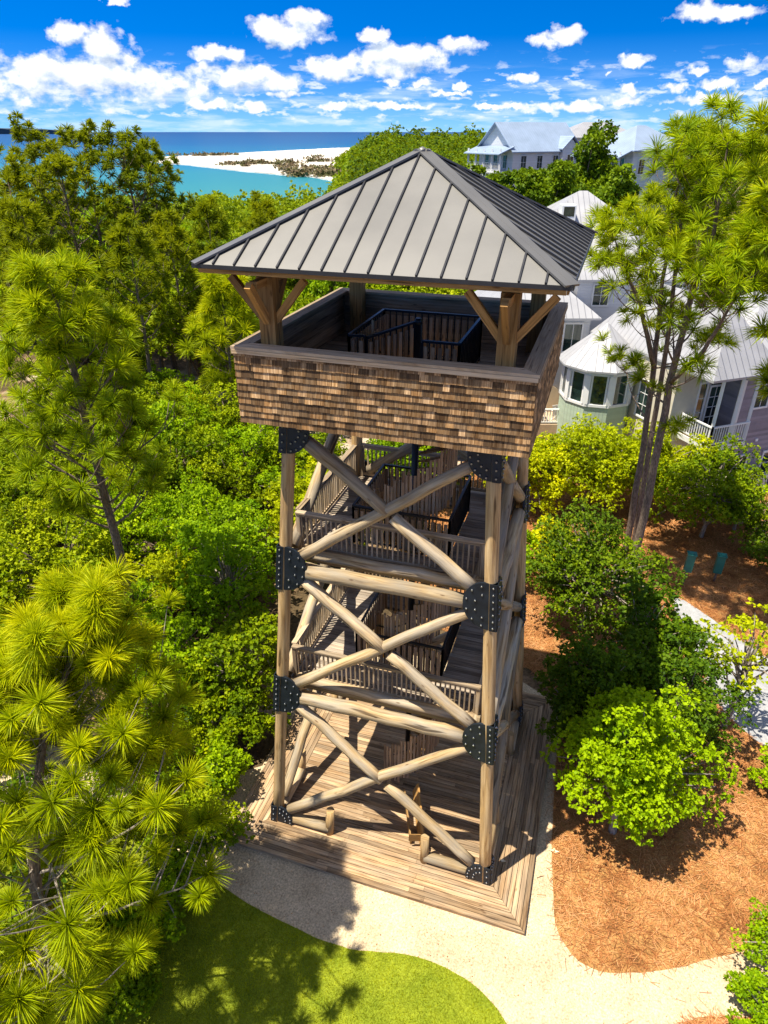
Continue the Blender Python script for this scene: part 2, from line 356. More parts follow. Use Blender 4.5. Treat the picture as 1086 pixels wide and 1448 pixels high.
# steel gusset plates: half discs in each face plane, both sides of every post, with strips and bolts
def gusset(f, side, z, top=False, foot=False):
    P = MB(); B = MB()
    o = Vector(facept(f, side, z)); nrm = Vector([(0, -1, 0), (1, 0, 0), (0, 1, 0), (-1, 0, 0)][f])
    inn = (Vector(facept(f, 0, z))-o).normalized()
    up = (Vector(facept(f, side, z+1))-Vector(facept(f, side, z))).normalized()
    R = .60 if not (foot or top) else .50
    a0, a1 = (-PI/2, PI/2)
    if foot: a0, a1 = -.25, PI/2
    if top: a0, a1 = -PI/2, .45
    pts = [o+inn*.02+nrm*.10+(up*math.sin(a0)*R)]
    for i in range(13):
        a = a0+(a1-a0)*i/12; pts.append(o+inn*(.06+math.cos(a)*R*.92)+nrm*.10+up*math.sin(a)*R)
    pts.append(o+inn*.02+nrm*.10+up*math.sin(a1)*R)
    P.prism(pts, nrm*.055, .5)
    lo, hi = (math.sin(a0)*R, math.sin(a1)*R)
    if foot: lo = -.14
    # strap bent round the post
    c = o+up*(lo+hi)/2
    P.obox(c-inn*.075+nrm*.125, up*(hi-lo)/2, inn*.085, nrm*.055, .5)
    def bolt(p): B.tube([p, p+nrm*.03], .021, 6, .5); P.tube([p-nrm*.01, p+nrm*.012], .034, 8, .5)
    rows = max(2, int((hi-lo)/.17))
    for i in range(rows):
        bolt(o+up*(lo+(hi-lo)*(i+.5)/rows)-inn*.08+nrm*.18)
    for rr, k in ((.86, 6), (.52, 4)):
        for i in range(k):
            a = a0+(a1-a0)*(i+.5)/k
            bolt(o+inn*(.06+math.cos(a)*R*rr*.92)+nrm*.155+up*math.sin(a)*R*rr)
    g = P.build('gusset_plate', M['steel'], TW); B.build('bolt', M['bolt'], g)
for f in range(4):
    for side in (-1, 1):
        gusset(f, side, Z1-.02); gusset(f, side, Z2-.02); gusset(f, side, .14, foot=True); gusset(f, side, 12.25, top=True)
# decks
def planks_x(x0, x1, y0, y1, z, th=.045, w=.14, gap=.012, hole=None, mb=None):
    m = mb or MB(); n = int((y1-y0)/w); w = (y1-y0)/n
    for i in range(n):
        ya, yb = y0+i*w, y0+(i+1)*w-gap
        segs = [(x0, x1)]
        if hole and yb > hole[2] and ya < hole[3]: segs = [(x0, hole[0]), (hole[1], x1)]
        for a, b in segs:
            c = a
            while c < b-.01:
                e = min(b, c+random.uniform(2.2, 4.2));  e = b if b-e < .6 else e
                m.box(c, e-.004, ya, yb, z-th, z+random.uniform(-.0015, .0015)); c = e
    return m
F1, F2, F3 = 8.92, 5.03, 13.08
HOLE = (-1.22, 1.22, -1.22, 1.25)
for z, xl, xr, yf, yb in ((F1, -2.46, 2.26, -1.95, 2.45), (F2, -2.68, 2.5, -2.33, 2.6)):
    d = planks_x(xl, xr, yf, yb, z, hole=HOLE).build('floor', M['greydeck'], TW)
    j = MB()
    for i in range(7):
        x = xl+.1+(xr-xl-.2)*i/6
        for a, b in (((yf+.05), yb-.05),):
            if HOLE[0]-.05 < x < HOLE[1]+.05: j.box(x-.03, x+.03, a, HOLE[2]-.02, z-.27, z-.05); j.box(x-.03, x+.03, HOLE[3]+.02, b, z-.27, z-.05)
            else: j.box(x-.03, x+.03, a, b, z-.27, z-.05)
    j.build('joist', M['deck'], TW)
    b = MB(); b.box(xl, xr, yf-.045, yf-.003, z-.26, z-.01); b.box(xl, xr, yb+.003, yb+.045, z-.26, z-.01)
    b.box(xl-.045, xl-.003, yf, yb, z-.26, z-.01); b.box(xr+.003, xr+.045, yf, yb, z-.26, z-.01); b.build('rim_board', M['rail'], TW)
NB = [0]
def railing(p0, p1, single, h=1.05, step=.125):
    """post-and-baluster railing, z of the deck in p0/p1"""
    p0, p1 = Vector(p0), Vector(p1); d = (p1-p0); L = d.length; d.normalize(); z = Vector((0, 0, 1))
    r = MB(); r.bar(p0+z*(h-.02), p1+z*(h-.02), .14, .04); r.bar(p0+z*(h-.085), p1+z*(h-.085), .045, .085)
    R = r.build('railing', M['rail'], TW)
    b = MB(); b.bar(p0+z*.10, p1+z*.10, .045, .085); b.build('bottom_rail', M['rail'], R)
    for q in (p0+d*.05, p1-d*.05):
        b = MB(); b.bar(q, q+z*(h-.045), .095, .095); b.build('newel', M['rail'], R)
    n = int(L/step); rest = MB()
    for i in range(1, n):
        q = p0+d*(L*i/n)
        if single and NB[0] < 98:
            b = MB(); b.bar(q+z*.142, q+z*(h-.128), .038, .038); b.build('baluster', M['rail'], R); NB[0] += 1
        else: rest.bar(q+z*.142, q+z*(h-.128), .038, .038)
    if rest.v:
        o = rest.build('baluster', M['rail'], R); o['kind'] = 'stuff'
for z, xl, xr, yf, yb in ((F1, -2.42, 2.2, -1.86, 2.4), (F2, -2.62, 2.42, -2.26, 2.55)):
    railing((xl, yf, z), (xr, yf, z), True); railing((xl, yf+.1, z), (xl, yb, z), False)
    railing((xr, yf+.1, z), (xr, yb, z), False); railing((xl+.1, yb, z), (xr-.1, yb, z), False)
# stair well: black guards, pole, treads, picket screen
ST = MB(); ST.tube([(0, 0, .0), (0, 0, 14.2)], .085, 14); ST.tube([(0, 0, 14.18), (0, 0, 14.3)], [.11, .06], 12)
ST.build('stair_pole', M['blackrail'], TW)
def guard(p0, p1, h0=1.05, h1=1.05, boards=True):
    p0, p1 = Vector(p0), Vector(p1); d = p1-p0; L = d.length; z = Vector((0, 0, 1)); n = max(2, int(L/.155))
    m = MB(); m.bar(p0+z*h0, p1+z*h1, .06, .05); m.bar(p0+z*.09, p1+z*.09, .04, .04); w = MB()
    for i in range(n+1):
        t = i/n; q = p0.lerp(p1, t); h = h0+(h1-h0)*t
        m.bar(q, q+z*(h-.02), .024 if 0 < i < n else .05, .024 if 0 < i < n else .05)
        if i < n and boards:
            q2 = p0.lerp(p1, t+.5/n); sd = d.normalized().cross(z)*.03
            w.bar(q2+z*.06+sd, q2+z*(h-.10)+sd, .085, .02, up=sd.normalized())
    g = m.build('stair_guard', M['blackrail'], TW)
    if boards: w.build('picket_board', M['picket'], g)
for z in (F1, F2, F3):
    c = 1.20
    guard((-c, -c, z), (-c, c+.05, z)); guard((-c, c+.05, z), (c, c+.05, z)); guard((c, c+.05, z), (c, -c, z))
    if z == F3:
        guard((-c, -c, z), (-.82, -c, z)); guard((.42, -c, z), (c, -c, z)); guard((-.8, -c, z), (-.08, -.05, z), 1.02, 1.13)
    else: guard((-c, -c, z), (c, -c, z), boards=True)
tr = MB(); scr = MB(); hr = MB()
levels = [0., F2, F1, F3]
for a, b in zip(levels[:-1], levels[1:]):
    n = 21
    hp = []
    for i in range(n):
        z = a+(b-a)*(i+1)/(n+1); th = -PI*.62+2*PI*.93*i/n
        c0, c1 = th-.16, th+.16
        tr.prism([(.07*math.cos(th), .07*math.sin(th), z-.05), (.98*math.cos(c0), .98*math.sin(c0), z-.05), (.98*math.cos(c1), .98*math.sin(c1), z-.05)], (0, 0, .05))
        for k in range(3):
            tt = th+(k-1)*.1; x, y = math.cos(tt), math.sin(tt)
            scr.obox((1.03*x, 1.03*y, z+.62), (0, 0, .80), (-y*.034, x*.034, 0), (x*.01, y*.01, 0))
        hp.append((1.0*math.cos(th), 1.0*math.sin(th), z+.98))
    hr.tube(hp, .024, 8)
tr.build('tread', M['timber'], TW); scr.build('picket_screen', M['picket'], TW); hr.build('handrail', M['blackrail'], TW)
# sloped side wings at the foot of the stair
w = MB(); w.obox((.95, -2.1, .42), (.30, -.72, -.28), (.02, .008, .0), (.1, -.1, .33)); w.obox((.62, -2.15, .35), (.28, -.62, -.2), (.02, .008, 0), (0, 0, .13))
w.obox((1.12, -2.78, .42), (.26, .08, 0), (0, 0, .14), (.004, -.015, 0)); w.build('stair_wing', M['timber'], TW)
# lookout box -------------------------------------------------------
ZC, ZB, B = 14.22, 12.62, 3.0
fl = planks_x(-2.86, 2.86, -2.86, 2.86, F3, hole=HOLE).build('lookout_floor', M['greydeck'], TW)
u = MB(); u.box(-2.9, 2.9, -2.9, -1.24, 12.72, 12.98); u.box(-2.9, 2.9, 1.27, 2.9, 12.72, 12.98); u.box(-2.9, -1.24, -1.235, 1.265, 12.72, 12.98); u.box(1.24, 2.9, -1.235, 1.265, 12.72, 12.98)
u.build('underfloor', M['innerwall'], TW)
def rot4(f, p):
    x, y, z = p; return [(x, y, z), (-y, x, z), (-x, -y, z), (y, -x, z)][f]
for f in range(4):
    core = MB(); q = MB(); e = MB()
    e0, e1 = (-2.90, 2.90) if f % 2 == 0 else (-2.84, 2.84)
    core.prism([rot4(f, (e0, -2.95, ZB+.04)), rot4(f, (e1, -2.95, ZB+.04)), rot4(f, (e1, -2.95, ZC-.07)), rot4(f, (e0, -2.95, ZC-.07))], Vector(rot4(f, (0, .06, 0))))
    W = core.build('parapet_wall', M['innerwall'], TW)
    rows = 11; ex = (ZC-.06-ZB)/rows
    for r in range(rows):
        z0 = ZB+r*ex; x = -2.985+random.uniform(-.12, 0); hh = ex+.055
        while x < 2.985:
            wd = random.choice((.13, .17, .21, .25, .30)); xa, xb = max(x, -2.985), min(x+wd, 2.985)
            if xb-xa > .025:
                dz = random.uniform(-.008, .008); zt = min(z0+hh, ZC-.065); zb_ = z0+dz
                y0 = -2.957-.042; y1 = -2.957-.006
                t = min(1, max(0, random.gauss(.46, .30)))
                s = [rot4(f, p) for p in ((xa+.002, y0, zb_), (xb-.002, y0, zb_), (xb-.002, y1-.004, zt), (xa+.002, y1-.004, zt), (xa+.002, -2.953, zb_), (xb-.002, -2.953, zb_))]
                n = len(q.v); q.v += s; uo, vo = random.uniform(0, 30), random.uniform(0, 30)
                q.face([n, n+1, n+2, n+3], [(uo, vo), (uo, vo+wd), (uo+hh, vo+wd), (uo+hh, vo)], t)
                q.face([n+1, n, n+4, n+5], [(uo, vo), (uo, vo+wd), (uo+.03, vo+wd), (uo+.03, vo)], t*.5)
                q.face([n, n+3, n+4], [(uo, vo), (uo+hh, vo), (uo, vo+.03)], t*.6); q.face([n+1, n+5, n+2], [(uo, vo), (uo, vo+.03), (uo+hh, vo)], t*.6)
            x += wd
    q.build('shingles', M['shingle'], W)
    for k in range(6):
        zz = F3+.005+k*(ZC-.085-F3)/6
        e.obox(rot4(f, (0, -2.878, zz+.09)), rot4(f, (2.84 if f % 2 == 0 else 2.85, 0, 0)), rot4(f, (0, 0, .088)), rot4(f, (0, .010, 0)))
    e.build('inner_boards', M['innerwall'], W)
    c = MB(); x1 = 3.02
    c.prism([rot4(f, p) for p in ((-x1, -x1, ZC-.055), (x1, -x1, ZC-.055), (x1-.33, -x1+.33, ZC-.055), (-x1+.33, -x1+.33, ZC-.055))], (0, 0, .055))
    c.obox(rot4(f, (0, -x1+.005, ZC-.10)), rot4(f, (x1-.02, 0, 0)), (0, 0, .04), rot4(f, (0, .014, 0)))
    # long grain along the cap
    for i, uvf in enumerate(c.uv): c.uv[i] = uvf
    c.build('cap_rail', M['cap'], W)
# roof posts, braces, beams
PX, PY = 2.34, 2.52
for sx in (-1, 1):
    for sy in (-1, 1):
        m = MB(); m.obox((sx*PX, sy*PY, (F3+15.5)/2), (0, 0, (15.5-F3)/2), (.165, 0, 0), (0, .165, 0)); p = m.build('roof_post', M['timber'], TW)
        for dx, dy in ((1, 0), (-1, 0), (0, 1), (0, -1)):
            k = MB(); a = Vector((sx*PX+dx*.14, sy*PY+dy*.14, 14.72)); pr = None
            for i in range(2):
                t = i; off = .66*t; r_ = Vector((sx*PX+dx*(.12+off), sy*PY+dy*(.12+off), 14.66+.80*t))
                if pr is not None: k.bar(pr, r_, .12, .145)
                pr = r_
            k.build('knee_brace', M['timber'], p)
for s in (-1, 1):
    m = MB(); m.box(-3.1, 3.1, s*PY-.075, s*PY+.075, 15.5, 15.72); m.build('roof_beam', M['timber'], TW)
    m = MB(); m.box(s*PX-.075, s*PX+.075, -3.1, 3.1, 15.36, 15.497); m.build('roof_beam', M['timber'], TW)
RH, ZE, ZA = 3.39, 15.80, 17.60
for f in range(4):
    m = MB(); m.prism([rot4(f, (-RH, -RH, ZE)), rot4(f, (RH, -RH, ZE)), (0, 0, ZA)], (0, 0, -.035)); rp = m.build('roof', M['roofpan'], TW)
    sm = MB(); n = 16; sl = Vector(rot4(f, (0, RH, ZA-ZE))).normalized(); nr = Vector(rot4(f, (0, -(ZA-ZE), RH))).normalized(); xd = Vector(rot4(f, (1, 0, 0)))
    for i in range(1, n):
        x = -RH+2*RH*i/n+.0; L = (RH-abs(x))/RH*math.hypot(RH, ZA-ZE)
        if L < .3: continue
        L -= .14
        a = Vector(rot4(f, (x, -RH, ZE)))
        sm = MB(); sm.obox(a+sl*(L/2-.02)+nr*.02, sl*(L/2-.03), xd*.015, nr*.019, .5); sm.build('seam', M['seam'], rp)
    h = MB(); a = Vector(rot4(f, (-RH, -RH, ZE))); b = Vector((0, 0, ZA)); dd = (b-a).normalized(); wv = dd.cross(Vector((0, 0, 1))).normalized(); uv_ = wv.cross(dd)
    h.obox((a+b)/2+wv*.07+uv_*.012-Vector((0, 0, .008)), dd*((b-a).length/2-.02), wv*.075, uv_*.018, .5); h.obox((a+b)/2-wv*.07+uv_*.012-Vector((0, 0, .008)), dd*((b-a).length/2-.02), wv*.075, uv_*.016, .5)
    h.build('hip_cap', M['roofpan'], rp)
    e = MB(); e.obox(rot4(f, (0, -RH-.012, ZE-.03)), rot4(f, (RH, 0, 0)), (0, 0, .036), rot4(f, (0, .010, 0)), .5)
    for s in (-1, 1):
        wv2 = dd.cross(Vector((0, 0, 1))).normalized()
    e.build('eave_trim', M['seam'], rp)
    fa = MB(); fa.obox(rot4(f, (0, -RH+.07, ZE-.10)), rot4(f, (RH-.09, 0, 0)), (0, 0, .055), rot4(f, (0, .018, 0)))
    for i in range(9):
        x = -2.8+5.6*i/8; fa.obox(rot4(f, (x, -RH+.45, ZE-.10)), rot4(f, (0, .33, .0)), (0, 0, .05), rot4(f, (.022, 0, 0)))
    fa.build('rafter_trim', M['timber'], rp)
m = MB(); m.tube([(0, 0, ZA-.06), (0, 0, ZA+.03), (0, 0, ZA+.05)], [.16, .06, .01], 8); m.build('roof_peak', M['roofpan'], TW)
# ground deck -------------------------------------------------------
DK = thing('wooden_deck', 'wide mitred boardwalk deck of brown planks around the foot of the tower', 'deck', (0, 0, -.1))
m = MB(); XR, YF, YB = 4.36, 4.26, 4.35; w = .14
n = 9
for i in range(n):      # concentric rows outside the posts, mitred at the corners
    r0 = XR-(i+1)*w+.015; r1 = XR-i*w; f0 = YF-(i+1)*w+.015; f1 = YF-i*w; b0 = YB-(i+1)*w+.015; b1 = YB-i*w
    jj = random.uniform(-.3, .3)
    for seg in range(3):
        ca = [-1, -.28, .36, 1][seg]; cb = [-1, -.28, .36, 1][seg+1]
        def xx(c, y): return c*(XR-i*w)+(0 if abs(c) < 1 else (-c*(w-.008) if y else 0))
        j = jj
        A = (xx(ca, 0)+.003+(j if abs(ca) < 1 else 0), -f1); Bp = (xx(cb, 0)-.003+(j if abs(cb) < 1 else 0), -f1); C_ = (xx(cb, 1)-.003+(j if abs(cb) < 1 else 0), -f0); D_ = (xx(ca, 1)+.003+(j if abs(ca) < 1 else 0), -f0)
        m.prism([(A[0], A[1], -.045), (Bp[0], Bp[1], -.045), (C_[0], C_[1], -.045), (D_[0], D_[1], -.045)], (0, 0, .045))
        m.prism([(A[0], b1, -.045), (Bp[0], b1, -.045), (C_[0], b0, -.045), (D_[0], b0, -.045)], (0, 0, .045))
    for sx in (-1, 1):
        yy = [-f1, -1.5+random.uniform(-.4, .4), 1.4+random.uniform(-.4, .4), b1]
        for k in range(3):
            ya, yb = yy[k]+.003, yy[k+1]-.003; ia = ya+(w-.008 if k == 0 else 0); ib = yb-(w-.008 if k == 2 else 0)
            m.prism([(sx*r1, ya, -.045), (sx*r1, yb, -.045), (sx*r0, ib, -.045), (sx*r0, ia, -.045)], (0, 0, .045))
ix, iy, ib = XR-n*w, YF-n*w, YB-n*w
planks_x(-ix, ix, -iy, ib, 0, mb=m, w=.14, gap=.014)
m.build('deck_boards', M['deck'], DK)
e = MB(); e.box(-XR+.02, XR-.02, -YF+.02, -YF+.06, -.16, -.048); e.box(-XR+.02, XR-.02, YB-.06, YB-.02, -.16, -.048); e.box(-XR+.02, -XR+.06, -YF+.065, YB-.065, -.16, -.048); e.box(XR-.06, XR-.02, -YF+.065, YB-.065, -.16, -.048)
e.build('deck_fascia', M['deck'], DK)
# ------------------------------------------------------------------ GROUND (sheets a few mm above each other)
def sheet(name, pts, z, mat, kind='structure', smooth=3, lip=0.):
    P = [Vector((p[0], p[1], 0)) for p in pts]
    for _ in range(smooth):        # corner-cutting to round the outline
        Q = []
        for i in range(len(P)):
            a, b = P[i], P[(i+1) % len(P)]; Q += [a.lerp(b, .25), a.lerp(b, .75)]
        P = Q
    P = [p+Vector((random.uniform(-.02, .02), random.uniform(-.02, .02), 0)) for p in P]
    m = MB(); m.poly([(p.x, p.y, z) for p in P])
    if lip:
        n = len(P)
        for i in range(n):
            a, b = P[i], P[(i+1) % n]; m.poly([(a.x, a.y, z), (a.x, a.y, z-lip), (b.x, b.y, z-lip), (b.x, b.y, z)])
    return tag(m.build(name, mat), kind=kind), [(p.x, p.y) for p in P]
def inpoly(X, Y, P):
    X = np.asarray(X); Y = np.asarray(Y); r = np.zeros(X.shape, bool); n = len(P)
    for i in range(n):
        x1, y1 = P[i]; x2, y2 = P[(i+1) % n]
        c = ((y1 > Y) != (y2 > Y)) & (X < (x2-x1)*(Y-y1)/((y2-y1) or 1e-9)+x1); r ^= c
    return r
def ground():
    rad = np.concatenate([np.linspace(0, 60, 31), np.geomspace(66, 700, 34)]); na = 96
    V = [(CAM[0], CAM[1], -.15)]; F3_ = []; F = []
    for r in rad[1:]:
        for k in range(na):
            a = 2*PI*k/na; x, y = CAM[0]+r*math.cos(a), CAM[1]+r*math.sin(a); V.append((x, y, float(ground_z(x, y))-.012))
    nr = len(rad)-1
    for k in range(na): F.append((0, 1+k, 1+(k+1) % na, 1+(k+1) % na))
    F = [(0, 1+k, 1+(k+1) % na) for k in range(na)]
    for i in range(nr-1):
        for k in range(na):
            a, b = 1+i*na+k, 1+i*na+(k+1) % na; F += [(a, a+na, b), (b, a+na, b+na)]
    tag(link_mesh('ground', np_mesh('ground', V, F, None, True), M['soil']), kind='structure')
ground()
m = MB(); R = 42000; m.poly([(CAM[0]+R*math.cos(a*PI/48), CAM[1]+R*math.sin(a*PI/48), -6.) for a in range(96)]); tag(m.build('sea', M['water']), kind='structure')
sheet('gravel_path', [(-14, -2.6), (-4.5, -3.7), (-4.5, 5.2), (5.2, 5.2), (5.0, 0), (10, 1), (17, 3), (17, -8), (4, -10), (-3, -9), (-14, -7)], -.150, M['gravel'], smooth=1)
_, LAWN = sheet('lawn', [(-8, -4.2), (-5, -5.1), (-3.25, -5.62), (-.85, -5.95), (.31, -5.92), (1.4, -5.62), (2.5, -5.55), (3.5, -5.8), (4.3, -6.3), (4.9, -7.4), (4.6, -9.4), (0, -13), (-10, -15), (-15, -8)], -.144, M['lawn'], smooth=2, lip=.03)
_, BED = sheet('mulch_bed', [(4.72, -.9), (4.95, -3.0), (5.2, -4.1), (6.1, -4.62), (7.1, -4.3), (8.1, -3.85), (9.5, -3.0), (13, -1.1), (20, 2), (26, 12), (26, 27), (12, 27), (8, 30), (-3, 30), (-4, 9), (1, 6.2), (4.5, 5.6)], -.140, M['mulch'], smooth=2, lip=.03)
_, BED2 = sheet('mulch_bed', [(8.2, -4.9), (9.4, -4.55), (11, -4.0), (14, -2.6), (15, -9), (8.5, -9), (7.6, -6)], -.140, M['mulch'], smooth=2, lip=.03)
_, WALK = sheet('footpath', [(8.7, 12.7), (10.0, 11.6), (12.0, 9.2), (15, 6.8), (19, 4.2), (16, .6), (11.6, 4.0), (9.9, 5.8), (9.45, 8.5), (8.7, 11.0)], -.132, M['concrete'], smooth=2, lip=.02)
sheet('driveway', [(12.2, 22.2), (16, 24.5), (22, 28), (24, 22), (16, 18.5), (13, 19.6)], -.130, M['concrete'], smooth=1, lip=.02)
sheet('sandy_track', [(-21, 21), (-16, 19.2), (-12.5, 18.6), (-9, 22), (-8, 27), (-11, 30), (-14, 25), (-22, 25)], -.138, M['trail'], smooth=2)
def spit():
    top = [(205, 229), (225, 222.5), (262, 220.5), (300, 219), (350, 216), (400, 213.5), (440, 211.5), (480, 209.5), (530, 208)]
    bot = [(530, 268), (480, 258), (440, 250), (400, 247.5), (350, 243), (300, 237.5), (262, 233), (225, 230.5)]
    P = [at(u, v, -6.) for u, v in top+bot]
    m = MB(); m.prism([(p[0], p[1], -6.3) for p in P], (0, 0, .75)); tag(m.build('beach', M['sand']), kind='structure')
    q = []
    rs = np.random.default_rng(3)
    for (u0, u1, v0, v1, k) in ((400, 500, 238, 251, 34), (300, 420, 229, 238, 16), (240, 330, 219, 220.8, 14), (400, 500, 222, 232, 14)):
        for _ in range(k):
            p = at(rs.uniform(u0, u1), rs.uniform(v0, v1), -5.55); q.append((p, rs.uniform(3, 11)))
    V = []; F = []; T = []
    for p, r in q:
        n = 30; d = rs.normal(size=(n, 3)); d[:, 2] = abs(d[:, 2])*.22; c = p+d*r*.55; c[:, 2] = -5.7+d[:, 2]*r*.5
        a, b, t = rosettes(c, np.tile((0, 0, 1.), (n, 1)), 2.2, 3, rs.uniform(0, .8, n), rs); F.append(b+sum(map(len, V))); V.append(a); T.append(t)
    o = link_mesh('beach_scrub', np_mesh('beach_scrub', np.concatenate(V), np.concatenate(F), np.concatenate(T)), M['scrub']); tag(o, 'brown scrub and driftwood patches on the white sand spit', 'scrub', None, 'stuff')
    fm = MB()
    for seq, off in ((top[:-1], -.9), (bot[1:], .7)):
        for k in range(len(seq)-1):
            for j in range(5):
                a = np.array(seq[k])+(np.array(seq[k+1])-np.array(seq[k]))*j/5; b = np.array(seq[k])+(np.array(seq[k+1])-np.array(seq[k]))*(j+1)/5
                w0, w1 = rs.uniform(.1, .5, 2)
                fm.poly([at(a[0], a[1]+off*.3, -5.97), at(b[0], b[1]+off*.3, -5.97), at(b[0], b[1]+off*(.4+w1), -5.97), at(a[0], a[1]+off*(.4+w0), -5.97)][::1 if off > 0 else -1])
    tag(fm.build('surf', M['foam']), 'white surf lapping the edge of the sand spit', 'surf', None, 'stuff')
# ------------------------------------------------------------------ FOLIAGE
def unit(a): return a/np.maximum(np.linalg.norm(a, axis=1, keepdims=True), 1e-9)
def rosettes(C, out, size, k, tint, g, spread=1.0, wid=.36):
    n = len(C); c = np.repeat(C, k, 0); o = np.repeat(out, k, 0); t = np.repeat(tint, k)+g.uniform(-.12, .12, n*k)
    d = unit(o*.55+unit(g.normal(size=(n*k, 3)))*spread+np.array([0, 0, .15]))
    s = unit(np.cross(d, unit(g.normal(size=(n*k, 3))*.5+o*.8+np.array([0, 0, .7]))))
    L = (size*g.uniform(.7, 1.25, n*k))[:, None]; w = L*wid
    c = c+d*L*.08
    mid = c+d*L*.5; tip = c+d*L-np.array([0, 0, .12])*L
    V = np.stack([c, mid+s*w, tip, mid-s*w], 1).reshape(-1, 3); F = np.arange(n*k*4).reshape(-1, 4)
    return V, F, np.clip(np.repeat(t, 4), 0, 1)
def blob_dirs(n, g, zmin=-.4):
    d = unit(g.normal(size=(n*3+30, 3))); return d[d[:, 2] > zmin][:n]
def leaf_crown(seed, R, H0, H1, clumps=55, ros=45, k=5, leaf=.11, irregular=.45, low=-.35, rc=(.15, .30), base=.5, cone=0.):
    """crown between heights H0 and H1, half-width R: clumps of leaf whorls with gaps between; returns mesh data and clump centres"""
    g = np.random.default_rng(seed); d = blob_dirs(clumps, g, low); hz = (H1-H0)/2; cz = (H0+H1)/2
    lob = 1+irregular*np.sin(d[:, 0]*3+seed)*np.cos(d[:, 1]*4+seed*2)+g.normal(0, .16, len(d))
    rr = g.uniform(.5, 1., len(d))**.7*lob
    c = d*rr[:, None]*np.array([R, R, hz])*.86+np.array([0, 0, cz]); c[:, 2] = np.maximum(c[:, 2], .18)
    if cone:
        hh = np.clip((c[:, 2]-H0)/(H1-H0), 0, 1); c[:, :2] *= (1+cone*.35-cone*hh)[:, None]
    V = []; F = []; T = []; n0 = 0
    for i in range(len(c)):
        rad = R*g.uniform(*rc); n = max(5, int(ros*(rad/(R*.28))**2)); q = blob_dirs(n, g, -.55); n = len(q)
        r = g.uniform(.25, 1, n)**.45
        p = c[i]+q*(rad*r)[:, None]*np.array([1, 1, .62])+g.normal(0, rad*.08, (n, 3))
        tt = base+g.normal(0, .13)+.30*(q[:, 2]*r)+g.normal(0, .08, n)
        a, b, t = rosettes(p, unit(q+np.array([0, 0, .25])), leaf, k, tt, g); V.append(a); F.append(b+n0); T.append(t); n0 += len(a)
    return np.concatenate(V), np.concatenate(F), np.concatenate(T), c
def limbs(c, H0, r, seed, lean=(0, 0), frac=.6, n=7, sides=6):
    g = random.Random(seed); m = MB(); top = Vector((lean[0], lean[1], H0+.45*(max(c[:, 2])-H0)))
    pts = [Vector((0, 0, -.1)), Vector((lean[0]*.3+g.uniform(-.1, .1), lean[1]*.3+g.uniform(-.1, .1), top.z*.35)), top]
    m.tube(pts, [r, r*.8, r*.4], sides, None, False)
    for p in c[::max(1, int(1/frac))]:
        p = Vector(p); t = g.uniform(.25, .95); a = pts[1].lerp(top, t) if t > .3 else pts[0].lerp(pts[1], .8)
        mid = a.lerp(p, .5)+Vector((g.uniform(-.15, .15), g.uniform(-.15, .15), .12*(p-a).length))
        m.tube([a, mid, a.lerp(p, .95)], [r*.38, r*.24, r*.08], 5, None, False)
    return m
def leaf_tree(name, label, cat, loc, R, H0, H1, mat, seed, group=None, trunk=.09, bark='bark_pale', rz=0, **kw):
    t = thing(name, label, cat, loc, group); ORIG[t.name] = Vector((0, 0, 0)); t.rotation_euler.z = rz
    V, F, T, c = leaf_crown(seed, R, H0, H1, **kw)
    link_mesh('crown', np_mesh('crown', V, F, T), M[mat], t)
    limbs(c, H0, trunk, seed).build('trunk', M[bark], t); return t
def tufts(P, A, L, n, w, tint, g, back=-.08):
    """needle pompons at points P with axes A"""
    m = len(P); p = np.repeat(P, n, 0); a = np.repeat(A, n, 0)
    d = unit(g.normal(size=(m*n, 3))); lo = np.repeat(g.uniform(back-.35, back+.45, m), n); cs = lo+(1-lo)*g.random(m*n)
    perp = unit(d-a*np.sum(d*a, 1, keepdims=True)); dr = a*cs[:, None]+perp*np.sqrt(1-np.minimum(cs**2, 1))[:, None]
    Ls = (np.repeat(L*g.uniform(.62, 1.2, m), n)*g.uniform(.78, 1.05, m*n))[:, None]
    b = p-a*(g.uniform(0, .30, m*n)[:, None]*Ls)
    dr = unit(dr-np.array([0, 0, .10])); s = unit(np.cross(dr, unit(g.normal(size=(m*n, 3)))))
    md = b+dr*Ls*.6; tip = b+dr*Ls-np.array([0, 0, .09])*Ls
    V = np.stack([b-s*w*.4, b+s*w*.4, md+s*w*.5, md-s*w*.5, tip], 1).reshape(-1, 3)
    i0 = np.arange(m*n)*5
    F = np.concatenate([np.stack([i0, i0+1, i0+2], 1), np.stack([i0, i0+2, i0+3], 1), np.stack([i0+3, i0+2, i0+4], 1)])
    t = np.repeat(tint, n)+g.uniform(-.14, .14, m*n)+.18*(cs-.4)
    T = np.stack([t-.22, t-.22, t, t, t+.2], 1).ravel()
    return V, F, np.clip(T, 0, 1)
